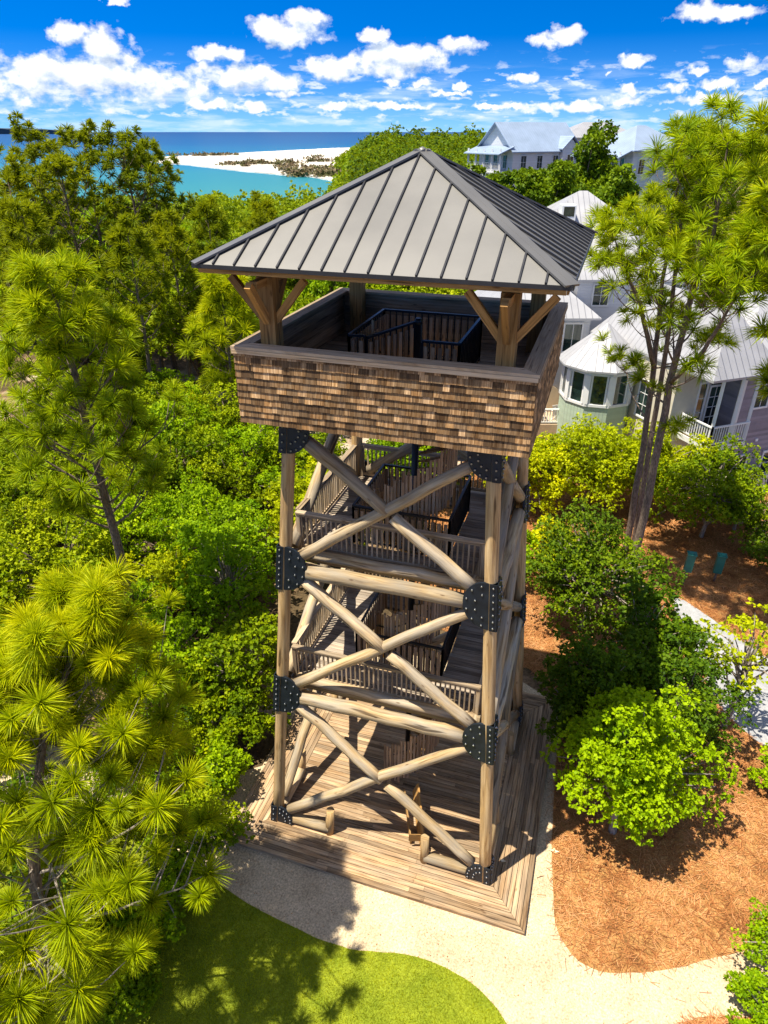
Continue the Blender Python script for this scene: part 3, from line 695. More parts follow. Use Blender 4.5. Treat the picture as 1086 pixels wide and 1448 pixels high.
def pine(name, label, loc, stems, seed, tuftL=.46, nn=150, w=.012, mat='needle', zlo=.45, reach=2.2, nbr=26, sub=4, group=None, rt0=.16, top=1., dead=0, deadtuft=0, up=.35, bare=0, bias=(0, 0), upper=.35):
    """stems: list of world polylines; branches start above zlo of the stem's height"""
    g = np.random.default_rng(seed); rd = random.Random(seed)
    t = thing(name, label, 'pine tree', loc, group); off = Vector(loc)
    trunk = MB(); br = MB(); P = []; A = []; S = []
    gold = 2.39996; az = rd.uniform(0, 6)
    for si, st in enumerate(stems):
        st = [Vector(q) for q in st]
        r0 = rt0 if not isinstance(rt0, (list, tuple)) else rt0[si]
        fine = []
        for i in range(len(st)-1):
            for k in range(4):
                q = st[i].lerp(st[i+1], k/4); fine.append(q+Vector((rd.uniform(-.025, .025), rd.uniform(-.025, .025), 0))*(0 if not fine else 1))
        fine.append(st[-1]); nf = len(fine)
        trunk.tube(fine, [max(.022, r0*(1-.86*(i/(nf-1))**1.1)) for i in range(nf)], 10, None, True, .03)
        z0, z1 = st[0].z, st[-1].z
        def sp(h):
            zt = z0+h*(z1-z0)
            for i in range(nf-1):
                if fine[i].z <= zt <= fine[i+1].z: return fine[i].lerp(fine[i+1], (zt-fine[i].z)/max(1e-6, fine[i+1].z-fine[i].z))
            return fine[-1]
        for b in range(nbr):
            h = zlo+(1-zlo)*(b+rd.random())/nbr*.985; o = sp(h); az += gold+rd.uniform(-.4, .4); e = (h-zlo)/(1-zlo)
            L = reach*(.55+.45*math.sin(PI*min(1, e*.9+.18)))*(1-upper*e**2)*rd.uniform(.65, 1.1)*(1+bias[1]*math.cos(az-bias[0])); L = max(L, .5)
            dz = up*rd.uniform(.4, 1.3)+.55*e**2
            d = Vector((math.cos(az), math.sin(az), dz)).normalized()
            isbare = rd.random() < bare and e < .4
            pts = [o]; cur = o.copy(); dd = d.copy()
            for k in range(5):
                dd = (dd+Vector((rd.uniform(-.16, .16), rd.uniform(-.16, .16), .10+rd.uniform(-.05, .12)))).normalized(); cur = cur+dd*L/5; pts.append(cur.copy())
            rb = max(.014, r0*.30*(1-.6*e))*(L/reach)**.5
            br.tube(pts, [rb*(1-.8*k/5) for k in range(6)], 6, .4 if not isbare else .95, False)
            if isbare:
                for k in (2, 3, 4):
                    q = pts[k]+Vector((rd.uniform(-.5, .5), rd.uniform(-.5, .5), rd.uniform(-.35, .2))); br.tube([pts[k], pts[k].lerp(q, .5)+Vector((0, 0, .05)), q], [rb*.4, rb*.25, .005], 5, .95, False)
                continue
            P.append(pts[-1]); A.append(dd); S.append(e)
            for k in range(sub):
                tt = rd.uniform(.35, .95)*5; i = min(4, int(tt)); o2 = pts[i].lerp(pts[i+1], tt-i)
                sd = dd.cross(Vector((0, 0, 1))); sd = sd.normalized() if sd.length > .01 else Vector((1, 0, 0))
                d2 = (dd*rd.uniform(.4, .9)+sd*rd.choice((-1, 1))*rd.uniform(.5, 1.1)+Vector((0, 0, rd.uniform(.1, .8)))).normalized()
                l2 = L*rd.uniform(.22, .45)+.15; q = o2+d2*l2+Vector((0, 0, .08*l2)); br.tube([o2, o2+d2*l2*.5, q], [rb*.42, rb*.3, rb*.16], 5, .4, False)
                P.append(q); A.append((d2+Vector((0, 0, .6))).normalized()); S.append(e)
        P.append(st[-1]); A.append(Vector((0, 0, 1))); S.append(1)
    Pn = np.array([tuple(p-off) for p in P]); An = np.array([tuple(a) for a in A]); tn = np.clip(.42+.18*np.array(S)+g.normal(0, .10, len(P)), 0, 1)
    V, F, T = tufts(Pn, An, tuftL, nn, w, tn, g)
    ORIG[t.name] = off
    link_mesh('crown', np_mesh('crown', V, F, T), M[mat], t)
    trunk.build('trunk', M['bark'], t); br.build('branches', M['bark_pale' if bare else 'bark'], t)
    if deadtuft:
        idx = np.argsort(Pn[:, 2])[:deadtuft]; V, F, T = tufts(Pn[idx]-np.array([0, 0, .25]), -An[idx]*.2+np.array([0, 0, -.8]), tuftL*.9, nn//2, w, np.full(len(idx), .6), g)
        link_mesh('dead_needles', np_mesh('dead_needles', V, F, T), M['needle_dead'], t)
    return t
spit()
# near pine at the lower left: stem traced through three sight lines
b0 = at(80, 1500, -.15); P1 = atd(62, 1370, 11.0); P2 = atd(47, 1180, 11.2); P3 = atd(62, 1040, 11.5); P4 = atd(100, 930, 11.8); P5 = atd(120, 862, 12.0)
b0 = np.array([P1[0]+.05, P1[1], -.15])
pine('pine_tree', 'young longleaf pine with big yellow-green needle pompons and bare grey side branches beside the lawn', tuple(b0), [[b0, P1, P2, P3, P4, P5]], 21, tuftL=.53, nn=240, w=.014, zlo=.20, reach=3.5, nbr=66, sub=6, rt0=.15, bare=.22, deadtuft=6, up=.22, upper=.45, bias=(.15, .38))
# pines in front of the house
def stem(*q): return [tuple(p) for p in q]
A0 = at(888, 832); A1 = atd(917, 700, 27.2); A2 = atd(948, 540, 26.6); A3 = atd(975, 430, 26.2); A4 = atd(1008, 330, 25.8); A5 = atd(1030, 200, 25.6)
pine('pine_tree', 'thick leaning pine trunk nearest the grey path, rightmost of the pines before the house', tuple(A0), [stem(A0, A1, A2, A3, A4, A5), stem(A2, atd(992, 500, 25.2), atd(1035, 430, 24.6), atd(1075, 370, 24.2)), stem(A3, atd(992, 330, 26.8), atd(990, 225, 27))], 31, tuftL=.55, nn=80, w=.022, zlo=.50, reach=2.9, nbr=16, sub=4, rt0=[.19, .10, .10], group=None, up=.4)
B0 = at(880, 806); B1 = atd(905, 660, 28.2); B2 = atd(925, 520, 27.8); B3 = atd(934, 420, 27.6); B4 = atd(948, 320, 27.5); B5 = atd(962, 245, 27.5)
pine('pine_tree', 'slender pine just left of the leaning trunk, its tufts reaching towards the tower roof', tuple(B0), [stem(B0, B1, B2, B3, B4, B5), stem(B2, atd(905, 430, 26.5), atd(882, 375, 26.), atd(868, 335, 25.6))], 33, tuftL=.53, nn=80, w=.022, zlo=.42, reach=3.0, nbr=17, sub=4, rt0=[.15, .10], up=.25)
C0 = at(884, 800)+np.array([.25, .5, 0]); C1 = atd(915, 650, 28.8); C2 = atd(942, 500, 28.6); C3 = atd(956, 380, 28.4); C4 = atd(970, 260, 28.4); C5 = atd(985, 190, 28.4)
pine('pine_tree', 'thin straight pine standing between the two larger trunks before the house', tuple(C0), [stem(C0, C1, C2, C3, C4, C5)], 35, tuftL=.53, nn=95, w=.023, zlo=.52, reach=2.4, nbr=14, sub=4, rt0=.135)
D0 = at(1150, 850); 
pine('pine_tree', 'pine at the right edge whose crown hangs over the lavender house wall', tuple(D0), [stem(D0, atd(1140, 600, 25), atd(1120, 400, 24.8), atd(1100, 250, 24.6), atd(1090, 180, 24.6))], 37, tuftL=.60, nn=80, w=.026, zlo=.50, reach=2.8, nbr=18, sub=4, rt0=.18)
# left pines
E0 = at(196, 905); E1 = atd(172, 795, 22.2); E2 = atd(128, 620, 21.2); E3 = atd(100, 505, 20.6); E4 = atd(76, 415, 20.2)
pine('pine_tree', 'tall bright green pine at the left edge with a long bare lower trunk', tuple(E0), [stem(E0, E1, E2, E3, E4)], 41, tuftL=.58, nn=130, w=.020, zlo=.42, reach=3.2, nbr=46, sub=4, rt0=.19, up=.5, upper=.45)
G0 = at(332, 628); G1 = atd(326, 520, 41.5); G2 = atd(312, 405, 41)
pine('pine_tree', 'small light green pine beside the left end of the shingled box', tuple(G0), [stem(G0, G1, G2)], 43, tuftL=.80, nn=110, w=.032, zlo=.28, reach=2.9, nbr=30, sub=3, rt0=.13, mat='needle', up=.3)
# background pines with dark trunks (D about 60-75 m)
bgp = [(40, 192, 66, 'broad dark pine at the far left of the skyline'), (118, 196, 62, 'round-topped pine second from the left on the skyline'), (172, 205, 60, 'pine with a dark leaning trunk rising between the left skyline crowns'),
       (208, 222, 63, 'open-crowned pine rightmost of the left skyline group with a bare dark trunk'), (85, 240, 56, 'dense olive pine below the left skyline crowns'), (10, 250, 58, 'olive pine crown cut off by the left edge')]
for i, (u, v, D, lab) in enumerate(bgp):
    T_ = atd(u, v, D); b = np.array([T_[0]+random.uniform(-1, 1)+(1.2 if i in (2, 3) else 0), T_[1]+random.uniform(-.5, .5), 0]); b[2] = float(ground_z(b[0], b[1]))
    mid = b+(T_-b)*.5+np.array([random.uniform(-.4, .4), 0, 0])
    pine('pine_tree', lab, tuple(b), [stem(b, mid, T_)], 51+i, tuftL=.60, nn=36, w=.062, zlo=.52, reach=3.9, nbr=27, sub=6, rt0=.24, mat='needle_far', up=.28, upper=.3)
for i, (u, v, D, lab) in enumerate(((236, 318, 50, 'slim pine rising from the thicket below the left skyline crowns'), (292, 300, 57, 'olive pine left of the tower roof corner, beyond the small light green pine'), (372, 292, 66, 'pine crown just above the left corner of the tower roof'), (30, 300, 45, 'olive pine behind the tall bright pine at the left edge'), (180, 330, 46, 'pine close behind the tall bright pine, right of its crown'))):
    T_ = atd(u, v, D); b = np.array([T_[0]+random.uniform(-.6, .6), T_[1], 0]); b[2] = float(ground_z(b[0], b[1]))
    pine('pine_tree', lab, tuple(b), [stem(b, b+(T_-b)*.5+np.array([.2, 0, 0]), T_)], 71+i, tuftL=.66, nn=50, w=.045, zlo=.42, reach=2.7, nbr=24, sub=5, rt0=.17, mat='needle_far', up=.3)
# ------------------------------------------------------------------ shrubs and trees near the tower (each its own crown)
def near(u, v, D=None): 
    p = at(u, v) if D is None else atd(u, v, D); return (float(p[0]), float(p[1]), -.14)
spec = [
 ('shrub_tree', 'bright lime green young oak standing alone at the tip of the mulch bed', (6.45, -.45), 2.0, .5, 5.4, 'leaf_bright', dict(clumps=190, ros=66, leaf=.11, cone=.6, irregular=.6, base=.78, low=-.55, rc=(.15, .27))),
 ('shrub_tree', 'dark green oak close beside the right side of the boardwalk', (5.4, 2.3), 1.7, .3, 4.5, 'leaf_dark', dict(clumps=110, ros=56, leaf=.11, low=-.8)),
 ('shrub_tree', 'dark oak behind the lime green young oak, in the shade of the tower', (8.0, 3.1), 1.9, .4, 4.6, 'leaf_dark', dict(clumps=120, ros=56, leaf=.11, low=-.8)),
 ('shrub_tree', 'tall dark oak filling the bed between the boardwalk corner and the pines', (4.9, 8.9), 2.5, .3, 5.3, 'leaf_dark', dict(clumps=140, ros=56, leaf=.12, low=-.8)),
 ('shrub_tree', 'dark round oak at the back corner of the boardwalk', (6.9, 5.6), 1.8, .4, 4.8, 'leaf_dark', dict(clumps=70, ros=34, leaf=.15, low=-.8)),
 ('shrub_tree', 'sparse yellow-green tree leaning over the grey footpath', (10.0, 4.9), 2.0, 1.4, 4.6, 'leaf_yellow', dict(clumps=34, ros=20, leaf=.14, irregular=.6, rc=(.14, .24), low=-.3)),
 ('bush', 'largest yellow-green bush below the green turret', (4.4, 19.6), 2.9, .3, 4.9, 'leaf_yellow', dict(clumps=130, ros=60, leaf=.14, low=-.6, base=.5)),
 ('bush', 'yellow-green bush right of the largest one, touching the pine trunks', (7.6, 20.6), 2.4, .3, 4.7, 'leaf_yellow', dict(clumps=115, ros=60, leaf=.14, low=-.6, base=.42)),
 ('bush', 'yellow bush against the back right post of the tower', (1.6, 18.4), 2.3, .3, 4.2, 'leaf_yellow', dict(clumps=110, ros=60, leaf=.14, low=-.6, base=.4)),
 ('bush', 'low yellow bush on the mulch behind the boardwalk', (3.3, 13.6), 1.4, .1, 2.0, 'leaf_yellow', dict(clumps=40, ros=30, leaf=.15, low=-.4)),
 ('bush', 'low bush beside the low yellow one, near the tower back post', (1.4, 12.2), 1.3, .1, 1.9, 'leaf_bright', dict(clumps=40, ros=30, leaf=.15, low=-.4)),
 ('shrub_tree', 'mid green tree under the white balcony', (10.3, 18.3), 2.5, .5, 4.8, 'leaf_mid', dict(clumps=120, ros=56, leaf=.13, low=-.7, base=.6)),
 ('bush', 'lighter bush between the balcony and the air conditioning unit', (12.0, 19.6), 1.3, .2, 2.6, 'leaf_bright', dict(clumps=36, ros=30, leaf=.16, low=-.5)),
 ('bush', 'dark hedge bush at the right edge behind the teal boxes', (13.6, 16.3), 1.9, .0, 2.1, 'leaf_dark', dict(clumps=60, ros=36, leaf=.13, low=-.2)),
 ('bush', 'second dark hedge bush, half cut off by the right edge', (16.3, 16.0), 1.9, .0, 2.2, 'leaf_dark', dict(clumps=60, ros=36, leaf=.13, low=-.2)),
 ('bush', 'small bright bush on the mulch at the right edge below the footpath', (11.4, 2.6), .9, .0, 1.2, 'leaf_bright', dict(clumps=30, ros=26, leaf=.11, low=-.2)),
 ('bush', 'fine-leaved bush in the lower right corner, nearest the gravel path', (9.75, -4.35), .75, .0, 1.25, 'leaf_bright', dict(clumps=44, ros=34, leaf=.075, low=-.3, rc=(.16, .3))),
 ('bush', 'fine-leaved bush at the right edge above the corner bush', (10.35, -2.9), .95, .0, 1.6, 'leaf_bright', dict(clumps=52, ros=34, leaf=.075, low=-.3, rc=(.16, .3))),
 ('bush', 'low clipped bush at the bottom edge below the corner bush', (9.5, -5.3), .7, .0, .8, 'leaf_bright', dict(clumps=36, ros=30, leaf=.07, low=-.2)),
 ('bush', 'leafy bush pressed against the front left post of the tower', (-6.2, .6), 1.8, .2, 3.9, 'leaf_mid', dict(clumps=75, ros=36, leaf=.14, low=-.7)),
 ('bush', 'bright bush left of the tower level with the upper brace plate', (-8.6, 4.2), 2.3, .3, 4.8, 'leaf_bright', dict(clumps=80, ros=36, leaf=.16, low=-.7, base=.45)),
 ('bush', 'dark bush behind the young longleaf pine', (-7.2, -3.6), 1.7, .1, 2.9, 'leaf_mid', dict(clumps=70, ros=36, leaf=.12, low=-.5, base=.4)),
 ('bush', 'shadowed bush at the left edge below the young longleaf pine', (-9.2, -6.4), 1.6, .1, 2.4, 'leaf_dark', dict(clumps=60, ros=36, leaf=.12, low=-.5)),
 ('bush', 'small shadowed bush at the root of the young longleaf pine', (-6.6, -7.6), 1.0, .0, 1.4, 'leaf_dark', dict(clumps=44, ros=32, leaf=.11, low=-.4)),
 ('bush', 'leafy bush between the young longleaf pine and the boardwalk corner', (-6.1, -1.4), 1.2, .1, 2.2, 'leaf_mid', dict(clumps=50, ros=34, leaf=.12, low=-.5)),
 ('bush', 'leafy bush overhanging the left edge of the boardwalk beside the front left post', (-5.15, -.6), 1.05, .0, 2.3, 'leaf_mid', dict(clumps=60, ros=42, leaf=.10, low=-.5)),
 ('bush', 'bright leafy bush at the left corner of the boardwalk', (-5.25, -2.7), 1.0, .0, 1.9, 'leaf_bright', dict(clumps=60, ros=42, leaf=.095, low=-.5, base=.35)),
 ('bush', 'leafy bush under the right-hand branches of the young longleaf pine', (-4.9, -4.7), 1.25, .0, 2.1, 'leaf_mid', dict(clumps=60, ros=40, leaf=.10, low=-.5)),
 ('bush', 'bright bush at the edge of the lawn, right of the longleaf pine stem', (-4.9, -6.5), 1.2, .0, 1.7, 'leaf_bright', dict(clumps=60, ros=40, leaf=.09, low=-.5, base=.35)),
 ('bush', 'dark bush in the bottom left corner behind the longleaf pine stem', (-7.6, -8.9), 1.3, .0, 1.8, 'leaf_mid', dict(clumps=60, ros=40, leaf=.10, low=-.5)),
 ('bush', 'low spreading bush at the bottom edge, right of the longleaf pine stem', (-4.7, -8.2), 1.1, .0, .9, 'leaf_mid', dict(clumps=60, ros=36, leaf=.09, low=-.3)),
 ('shrub_tree', 'lime green sapling with a thin visible stem left of the tower', (-10.3, 12.6), 1.3, 1.2, 3.4, 'leaf_bright', dict(clumps=28, ros=22, leaf=.15, irregular=.5)),
 ('shrub_tree', 'pale-stemmed tree leaning out from under the left end of the shingled box', (-11.2, 19.0), 1.7, 3.2, 6.2, 'leaf_bright', dict(clumps=34, ros=22, leaf=.17, irregular=.5)),
]
for i, (nm, lab, (x, y), R, h0, h1, mt, kw) in enumerate(spec):
    leaf_tree(nm, lab, 'tree' if nm != 'bush' else 'bush', (x, y, -.14), R, h0, h1, mt, 100+i, None, .06+.012*h1, rz=0, **kw)
# ------------------------------------------------------------------ WOODS: one prototype of each kind, copied
protos = {}
def proto(kind, seed, R, h0, h1, mat, **kw):
    t = leaf_tree('shrub_tree' if kind == 'shrub' else 'oak_tree', None, None, (0, 0, -500), R, h0, h1, mat, seed, None, .05*R+.03, 'bark', **kw)
    protos.setdefault(kind, []).append(t)
for s, mt, b in ((201, 'leaf_bright', .45), (202, 'leaf_mid', .6), (203, 'leaf_bright', .35), (204, 'leaf_mid', .75), (205, 'leaf_yellow', .25)):
    proto('shrub', s, 2.3, .2, 4.6, mt, clumps=95, ros=46, leaf=.145, low=-.75, base=b, irregular=.55)
for s, mt, b in ((211, 'leaf_mid', .5), (212, 'leaf_dark', .75), (213, 'leaf_mid', .65), (214, 'leaf_mid', .8), (215, 'leaf_bright', .3)):
    proto('oak', s, 3.4, 1.2, 7.6, mt, clumps=105, ros=32, k=4, leaf=.27, low=-.6, base=b, irregular=.55, rc=(.17, .31))
used = set()
GROUPS = {'near': ('leafy green shrub tree in the thicket left of and behind the tower', 'thicket shrub trees near the tower'),
          'mid': ('evergreen oak in the dense woods between the tower and the lagoon', 'oaks of the woods towards the lagoon'),
          'rise': ('evergreen oak on the wooded rise between the tower roof and the far houses', 'oaks on the wooded rise')}
def place(kind, x, y, s, g, sz=1.):
    pr = protos[kind][rng.integers(len(protos[kind]))]
    o = pr if pr.name not in used else copy_tree(pr); used.add(pr.name)
    o.location = (x, y, float(ground_z(x, y))-.05); o.rotation_euler.z = rng.uniform(0, 6.28); o.scale = (s, s, s*sz)
    tag(o, GROUPS[g][0], 'tree', GROUPS[g][1]); return o
def polar(x, y):
    dx, dy = x-CAM[0], y-CAM[1]; d = dx*FH[0]+dy*FH[1]; a = dx*RT[0]+dy*RT[1]; return d, a, math.hypot(d, a)
taken = [(p[2][0], p[2][1], p[3]*.8) for p in spec]+[(float(G0[0]), float(G0[1]), 1.2)]
TRACK = [(-21, 20), (-16, 18.2), (-12, 18), (-8, 22), (-6, 30), (-9, 34), (-13, 27), (-22, 26)]
npl = {'near': 0, 'mid': 0, 'rise': 0}
def scatter(dmin, dmax, cell, kind, cond, srange, zr=(.85, 1.2), lim=300):
    n = int(2*dmax/cell)+1
    for i in range(n):
        for j in range(n):
            x = CAM[0]-dmax+(i+rng.uniform(.1, .9))*cell; y = CAM[1]-dmax+(j+rng.uniform(.1, .9))*cell
            d, a, D = polar(x, y)
            if not (dmin < D < dmax) or d < 5 or abs(a/d) > (.95 if D < 46 else .56): continue
            g = cond(x, y, d, a, D)
            if not g or sum(npl.values()) >= lim: continue
            s = rng.uniform(*srange)
            if any((x-q[0])**2+(y-q[1])**2 < (q[2]*.75+s*1.2)**2 for q in taken): continue
            if kind == 'shrub' and inpoly(np.array([x]), np.array([y]), TRACK)[0]: continue
            place(kind, x, y, s, g, rng.uniform(*zr)); npl[g] += 1
def cnear(x, y, d, a, D):
    if (abs(x) < 6.2 and abs(y) < 6.2) or y < -4.5: return None
    if x > -4 and y < 33: return None
    if x > -6.5 and y < 8: return None
    return 'near'
scatter(14, 46, 3.1, 'shrub', cnear, (.62, 1.12))
def cmid(x, y, d, a, D):
    ta = a/d
    if .095 < ta < .36 and D < 150: return None
    if ta > .36 and D < 62: return None
    return 'mid' if ta < -.03 else 'rise'
# named big oaks in front of the far houses
for (u, v, D, R, lab) in ((728, 247, 74, 3.6, 'round oak in front of the pale blue far house'), (834, 203, 72, 4.4, 'tallest broad oak between the two pale blue far houses'), (772, 238, 66, 3.6, 'lower oak at the left foot of the tallest broad oak'), (690, 246, 88, 3.2, 'small oak in front of the porch of the leftmost far house'), (786, 232, 84, 3.4, 'oak rising between the leftmost far house and the tallest broad oak'), (866, 236, 80, 3.2, 'oak close to the right of the tallest broad oak'), (868, 252, 64, 3.2, 'oak half hidden behind the pine tufts below the right far house'), (655, 240, 84, 4.2, 'oak just above the right slope of the tower roof')):
    T_ = atd(u, v, D); z = float(ground_z(T_[0], T_[1])); h = T_[2]-z; taken.append((T_[0], T_[1], R))
    leaf_tree('oak_tree', lab, 'tree', (float(T_[0]), float(T_[1]), z), R, 2., h, 'leaf_dark', int(u), None, .3, 'bark', clumps=170, ros=95, k=4, leaf=.34, low=-.7, base=.62, rc=(.2, .34))
scatter(44, 112, 6.6, 'oak', cmid, (.75, 1.2), (.9, 1.25), 290)
print('woods', npl)
def far_forest():
    g = np.random.default_rng(99); V = []; F = []; T = []; n0 = 0; cnt = 0
    for (d0, d1, cell, lf, nl) in ((112, 200, 7., .55, 150), (200, 340, 9., .9, 90), (340, 620, 13., 1.5, 60)):
        n = int(2*d1/cell)+1
        for i in range(n):
            for j in range(n):
                x = CAM[0]-d1+(i+g.uniform(.1, .9))*cell; y = CAM[1]-d1+(j+g.uniform(.1, .9))*cell; d, a, D = polar(x, y)
                if not (d0 <= D < d1) or d < 5 or abs(a/d) > .60: continue
                z = float(ground_z(x, y)); ta = a/d
                if z < -5.2: continue
                if .085 < ta < .36 and D < 165: continue
                R = cell*.55*g.uniform(.8, 1.25); H = g.uniform(4.5, 7.5) if ta < -.03 else g.uniform(7, 10.5)
                if g.random() < .12: H *= 1.35; R *= .8
                q = blob_dirs(nl, g, -.15); r = g.uniform(.75, 1.05, len(q))*(1+.25*np.sin(q[:, 0]*5+i)*np.cos(q[:, 1]*5+j))
                p = q*r[:, None]*np.array([R, R, H*.5])+np.array([x, y, z+H*.52])
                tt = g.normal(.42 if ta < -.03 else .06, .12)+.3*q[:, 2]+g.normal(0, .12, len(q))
                a_, b_, t_ = rosettes(p, q, lf, 3, tt, g, .8, .45); V.append(a_); F.append(b_+n0); T.append(t_); n0 += len(a_); cnt += 1
    o = link_mesh('far_woods', np_mesh('far_woods', np.concatenate(V), np.concatenate(F), np.concatenate(T)), M['leaf_mid'])
    tag(o, 'far evergreen woods running down to the lagoon and along the skyline', 'woods', None, 'stuff'); print('far trees', cnt, n0)
far_forest()
# far island on the horizon at the left
m = MB(); q = []
for i in range(25):
    u = -160+i*11.5; p = atd(u, 187.6, 9000); q.append((p[0], p[1], -6+62*max(0, math.sin(PI*i/24))**.6*random.uniform(.75, 1)))
bk = [(x-FH[0]*-600, y+FH[1]*600, z) for x, y, z in q]
for i in range(24):
    m.poly([(q[i][0], q[i][1], -6), (q[i+1][0], q[i+1][1], -6), q[i+1], q[i]]); m.poly([q[i], q[i+1], bk[i+1], bk[i]])
tag(m.build('hills', M['hazed_farland']), kind='structure')
# ------------------------------------------------------------------ ground litter: grass blades, straw, shells
def strips(n, P, zmin, L, w, g, flat, dens=None):
    xs = np.array([p[0] for p in P]); ys = np.array([p[1] for p in P])
    X = g.uniform(xs.min(), xs.max(), n); Y = g.uniform(ys.min(), ys.max(), n); k = inpoly(X, Y, P)
    dx = X-CAM[0]; dy = Y-CAM[1]; d = dx*FH[0]+dy*FH[1]; a = dx*RT[0]+dy*RT[1]
    k &= (np.abs(a) < .62*np.hypot(d, 18.)+.3) & (np.hypot(d, a) < (dens or 99)); return X[k], Y[k]
def grass():
    g = np.random.default_rng(5); X, Y = strips(330000, LAWN, -.14, 0, 0, g, 0)
    n = len(X); az = g.uniform(0, 6.28, n); h = g.uniform(.03, .085, n); w = .0055; b = np.stack([X, Y, np.full(n, -.146)], 1)
    s = np.stack([np.cos(az), np.sin(az), np.zeros(n)], 1)*w; tip = b+np.stack([g.normal(0, .018, n), g.normal(0, .018, n), h], 1)
    V = np.stack([b-s, b+s, tip], 1).reshape(-1, 3); X = X+g.normal(0, .02, n); pn = .47+.2*np.sin(X*1.7+Y)*np.cos(Y*2.3+X)+.12*np.sin(X*5.1+2*np.sin(Y*3.7)); T = np.repeat(np.clip(pn+g.normal(0, .2, n), 0, 1), 3)
    tag(link_mesh('grass', np_mesh('grass', V, np.arange(3*n).reshape(-1, 3), T), M['grass']), 'short green lawn grass beside the gravel path', 'grass', None, 'stuff')
def straw():
    for nm, P, n, lab in (('pine_straw', BED, 240000, 'orange pine straw mulch covering the large planting bed'), ('pine_straw', BED2, 22000, 'orange pine straw mulch in the corner bed at the lower right')):
        g = np.random.default_rng(n); X, Y = strips(n, P, 0, 0, 0, g, 0, 44); sg = np.where(g.random(len(X)) < .05, .45, .07); X = X+g.normal(0, 1, len(X))*sg; Y = Y+g.normal(0, 1, len(Y))*sg; kd = ~((np.abs(X) < 4.5) & (np.abs(Y) < 4.5)); X, Y = X[kd], Y[kd]; kk = ~inpoly(X, Y, WALK); X, Y = X[kk], Y[kk]
        k = len(X); az = g.uniform(0, 6.28, k); L = g.uniform(.06, .17, k); z = -.142+g.uniform(.004, .05, k); D = np.hypot(X-CAM[0], Y-CAM[1]); w = (.0035+.00012*D)
        d = np.stack([np.cos(az), np.sin(az), g.normal(0, .18, k)], 1); s = np.stack([-np.sin(az)*w, np.cos(az)*w, np.zeros(k)], 1)
        c = np.stack([X, Y, z], 1); V = np.stack([c-d*L[:, None]-s, c-d*L[:, None]+s, c+d*L[:, None]+s, c+d*L[:, None]-s], 1).reshape(-1, 3)
        V[:, 2] = np.maximum(V[:, 2], -.136)
        T = np.repeat(np.clip(g.normal(.48, .22, k)+.2*np.sin(X*1.9+1.3*np.sin(Y*1.1))*np.cos(Y*1.6+X*.4), 0, 1), 4)
        tag(link_mesh(nm, np_mesh(nm, V, np.arange(4*k).reshape(-1, 4), T), M['straw']), lab, 'mulch', None, 'stuff')
grass(); straw()
def litter():
    g = np.random.default_rng(8); n = 5200; X = g.uniform(-8, 14, n); Y = g.uniform(-8, 5, n); k = ~(inpoly(X, Y, BED) | inpoly(X, Y, LAWN) | inpoly(X, Y, BED2) | ((abs(X) < 4.4) & (abs(Y) < 4.4))); X, Y = X[k], Y[k]
    a, b, t = rosettes(np.stack([X, Y, np.full(len(X), -.145)], 1), np.tile((0, 0, .1), (len(X), 1)), .035, 1, g.uniform(0, 1, len(X)), g, .5, .4)
    a[:, 2] = np.clip(a[:, 2], -.146, -.125)
    tag(link_mesh('leaf_litter', np_mesh('leaf_litter', a, b, t), M['straw']), 'specks of leaf litter scattered over the pale gravel', 'litter', None, 'stuff')
litter()
def dry_leaf(x, y, s, lab):
    m = MB(); c = Vector((x, y, -.13))
    P = [c+Vector((math.cos(a)*s*r, math.sin(a)*s*r*.6, h)) for a, r, h in ((0, 1.2, .05), (.7, .5, .02), (1.6, .9, .04), (2.4, .5, .01), (3.3, 1.3, .06), (4.4, .6, .0), (5.2, .8, .02))]
    for i in range(7): m.poly([c, P[i], P[(i+1) % 7]])
    tag(m.build('dry_leaf', M['leafdry']), lab, 'leaf')
p = at(783, 1204); dry_leaf(p[0], p[1], .13, 'pale curled palm scrap on the gravel strip right of the boardwalk')
p = at(711, 1218, 0); dry_leaf(p[0], p[1], .09, 'pale leaf lying on the shaded boards beside the front right post'); bpy.context.scene.objects['dry_leaf.001'].location.z = .145
# ------------------------------------------------------------------ HOUSES
class Frame:
    def __init__(s, o, deg): s.o = Vector((o[0], o[1], o[2] if len(o) > 2 else 0)); a = math.radians(deg); s.u = Vector((math.cos(a), math.sin(a), 0)); s.v = Vector((-math.sin(a), math.cos(a), 0))
    def __call__(s, u, v, z): return s.o+s.u*u+s.v*v+Vector((0, 0, z))
    def box(s, m, u0, u1, v0, v1, z0, z1, t=None):
        h = [s.u*(u1-u0)/2, s.v*(v1-v0)/2, Vector((0, 0, (z1-z0)/2))]; h.sort(key=lambda q: -q.length)
        m.obox(s((u0+u1)/2, (v0+v1)/2, (z0+z1)/2), h[0], h[1], h[2], t)
def fbox(fr, name, mat, parent, *a):
    m = MB(); fr.box(m, *a); return m.build(name, M[mat], parent)
def quadroof(m, P, th=.12):
    """roof plane given eave-left, eave-right, ridge-right, ridge-left; ribs run up the slope"""
    P = [Vector(p) for p in P]; b = len(m.v); ex = (P[1]-P[0]).normalized(); n = ex.cross(P[-1]-P[0]).normalized(); ey = n.cross(ex)
    if n.z < 0: n = -n
    uv = [((p-P[0]).dot(ex), (p-P[0]).dot(ey)) for p in P]; k = len(P)
    m.v += [tuple(p) for p in P]+[tuple(p-Vector((0, 0, th))) for p in P]
    m.face(list(range(b, b+k)), uv, .5); m.face([b+k+i for i in range(k)][::-1], uv[::-1], .5)
    for i in range(k):
        j = (i+1) % k; m.face([b+j, b+i, b+k+i, b+k+j], [(0.2, 0)]*4, .5)
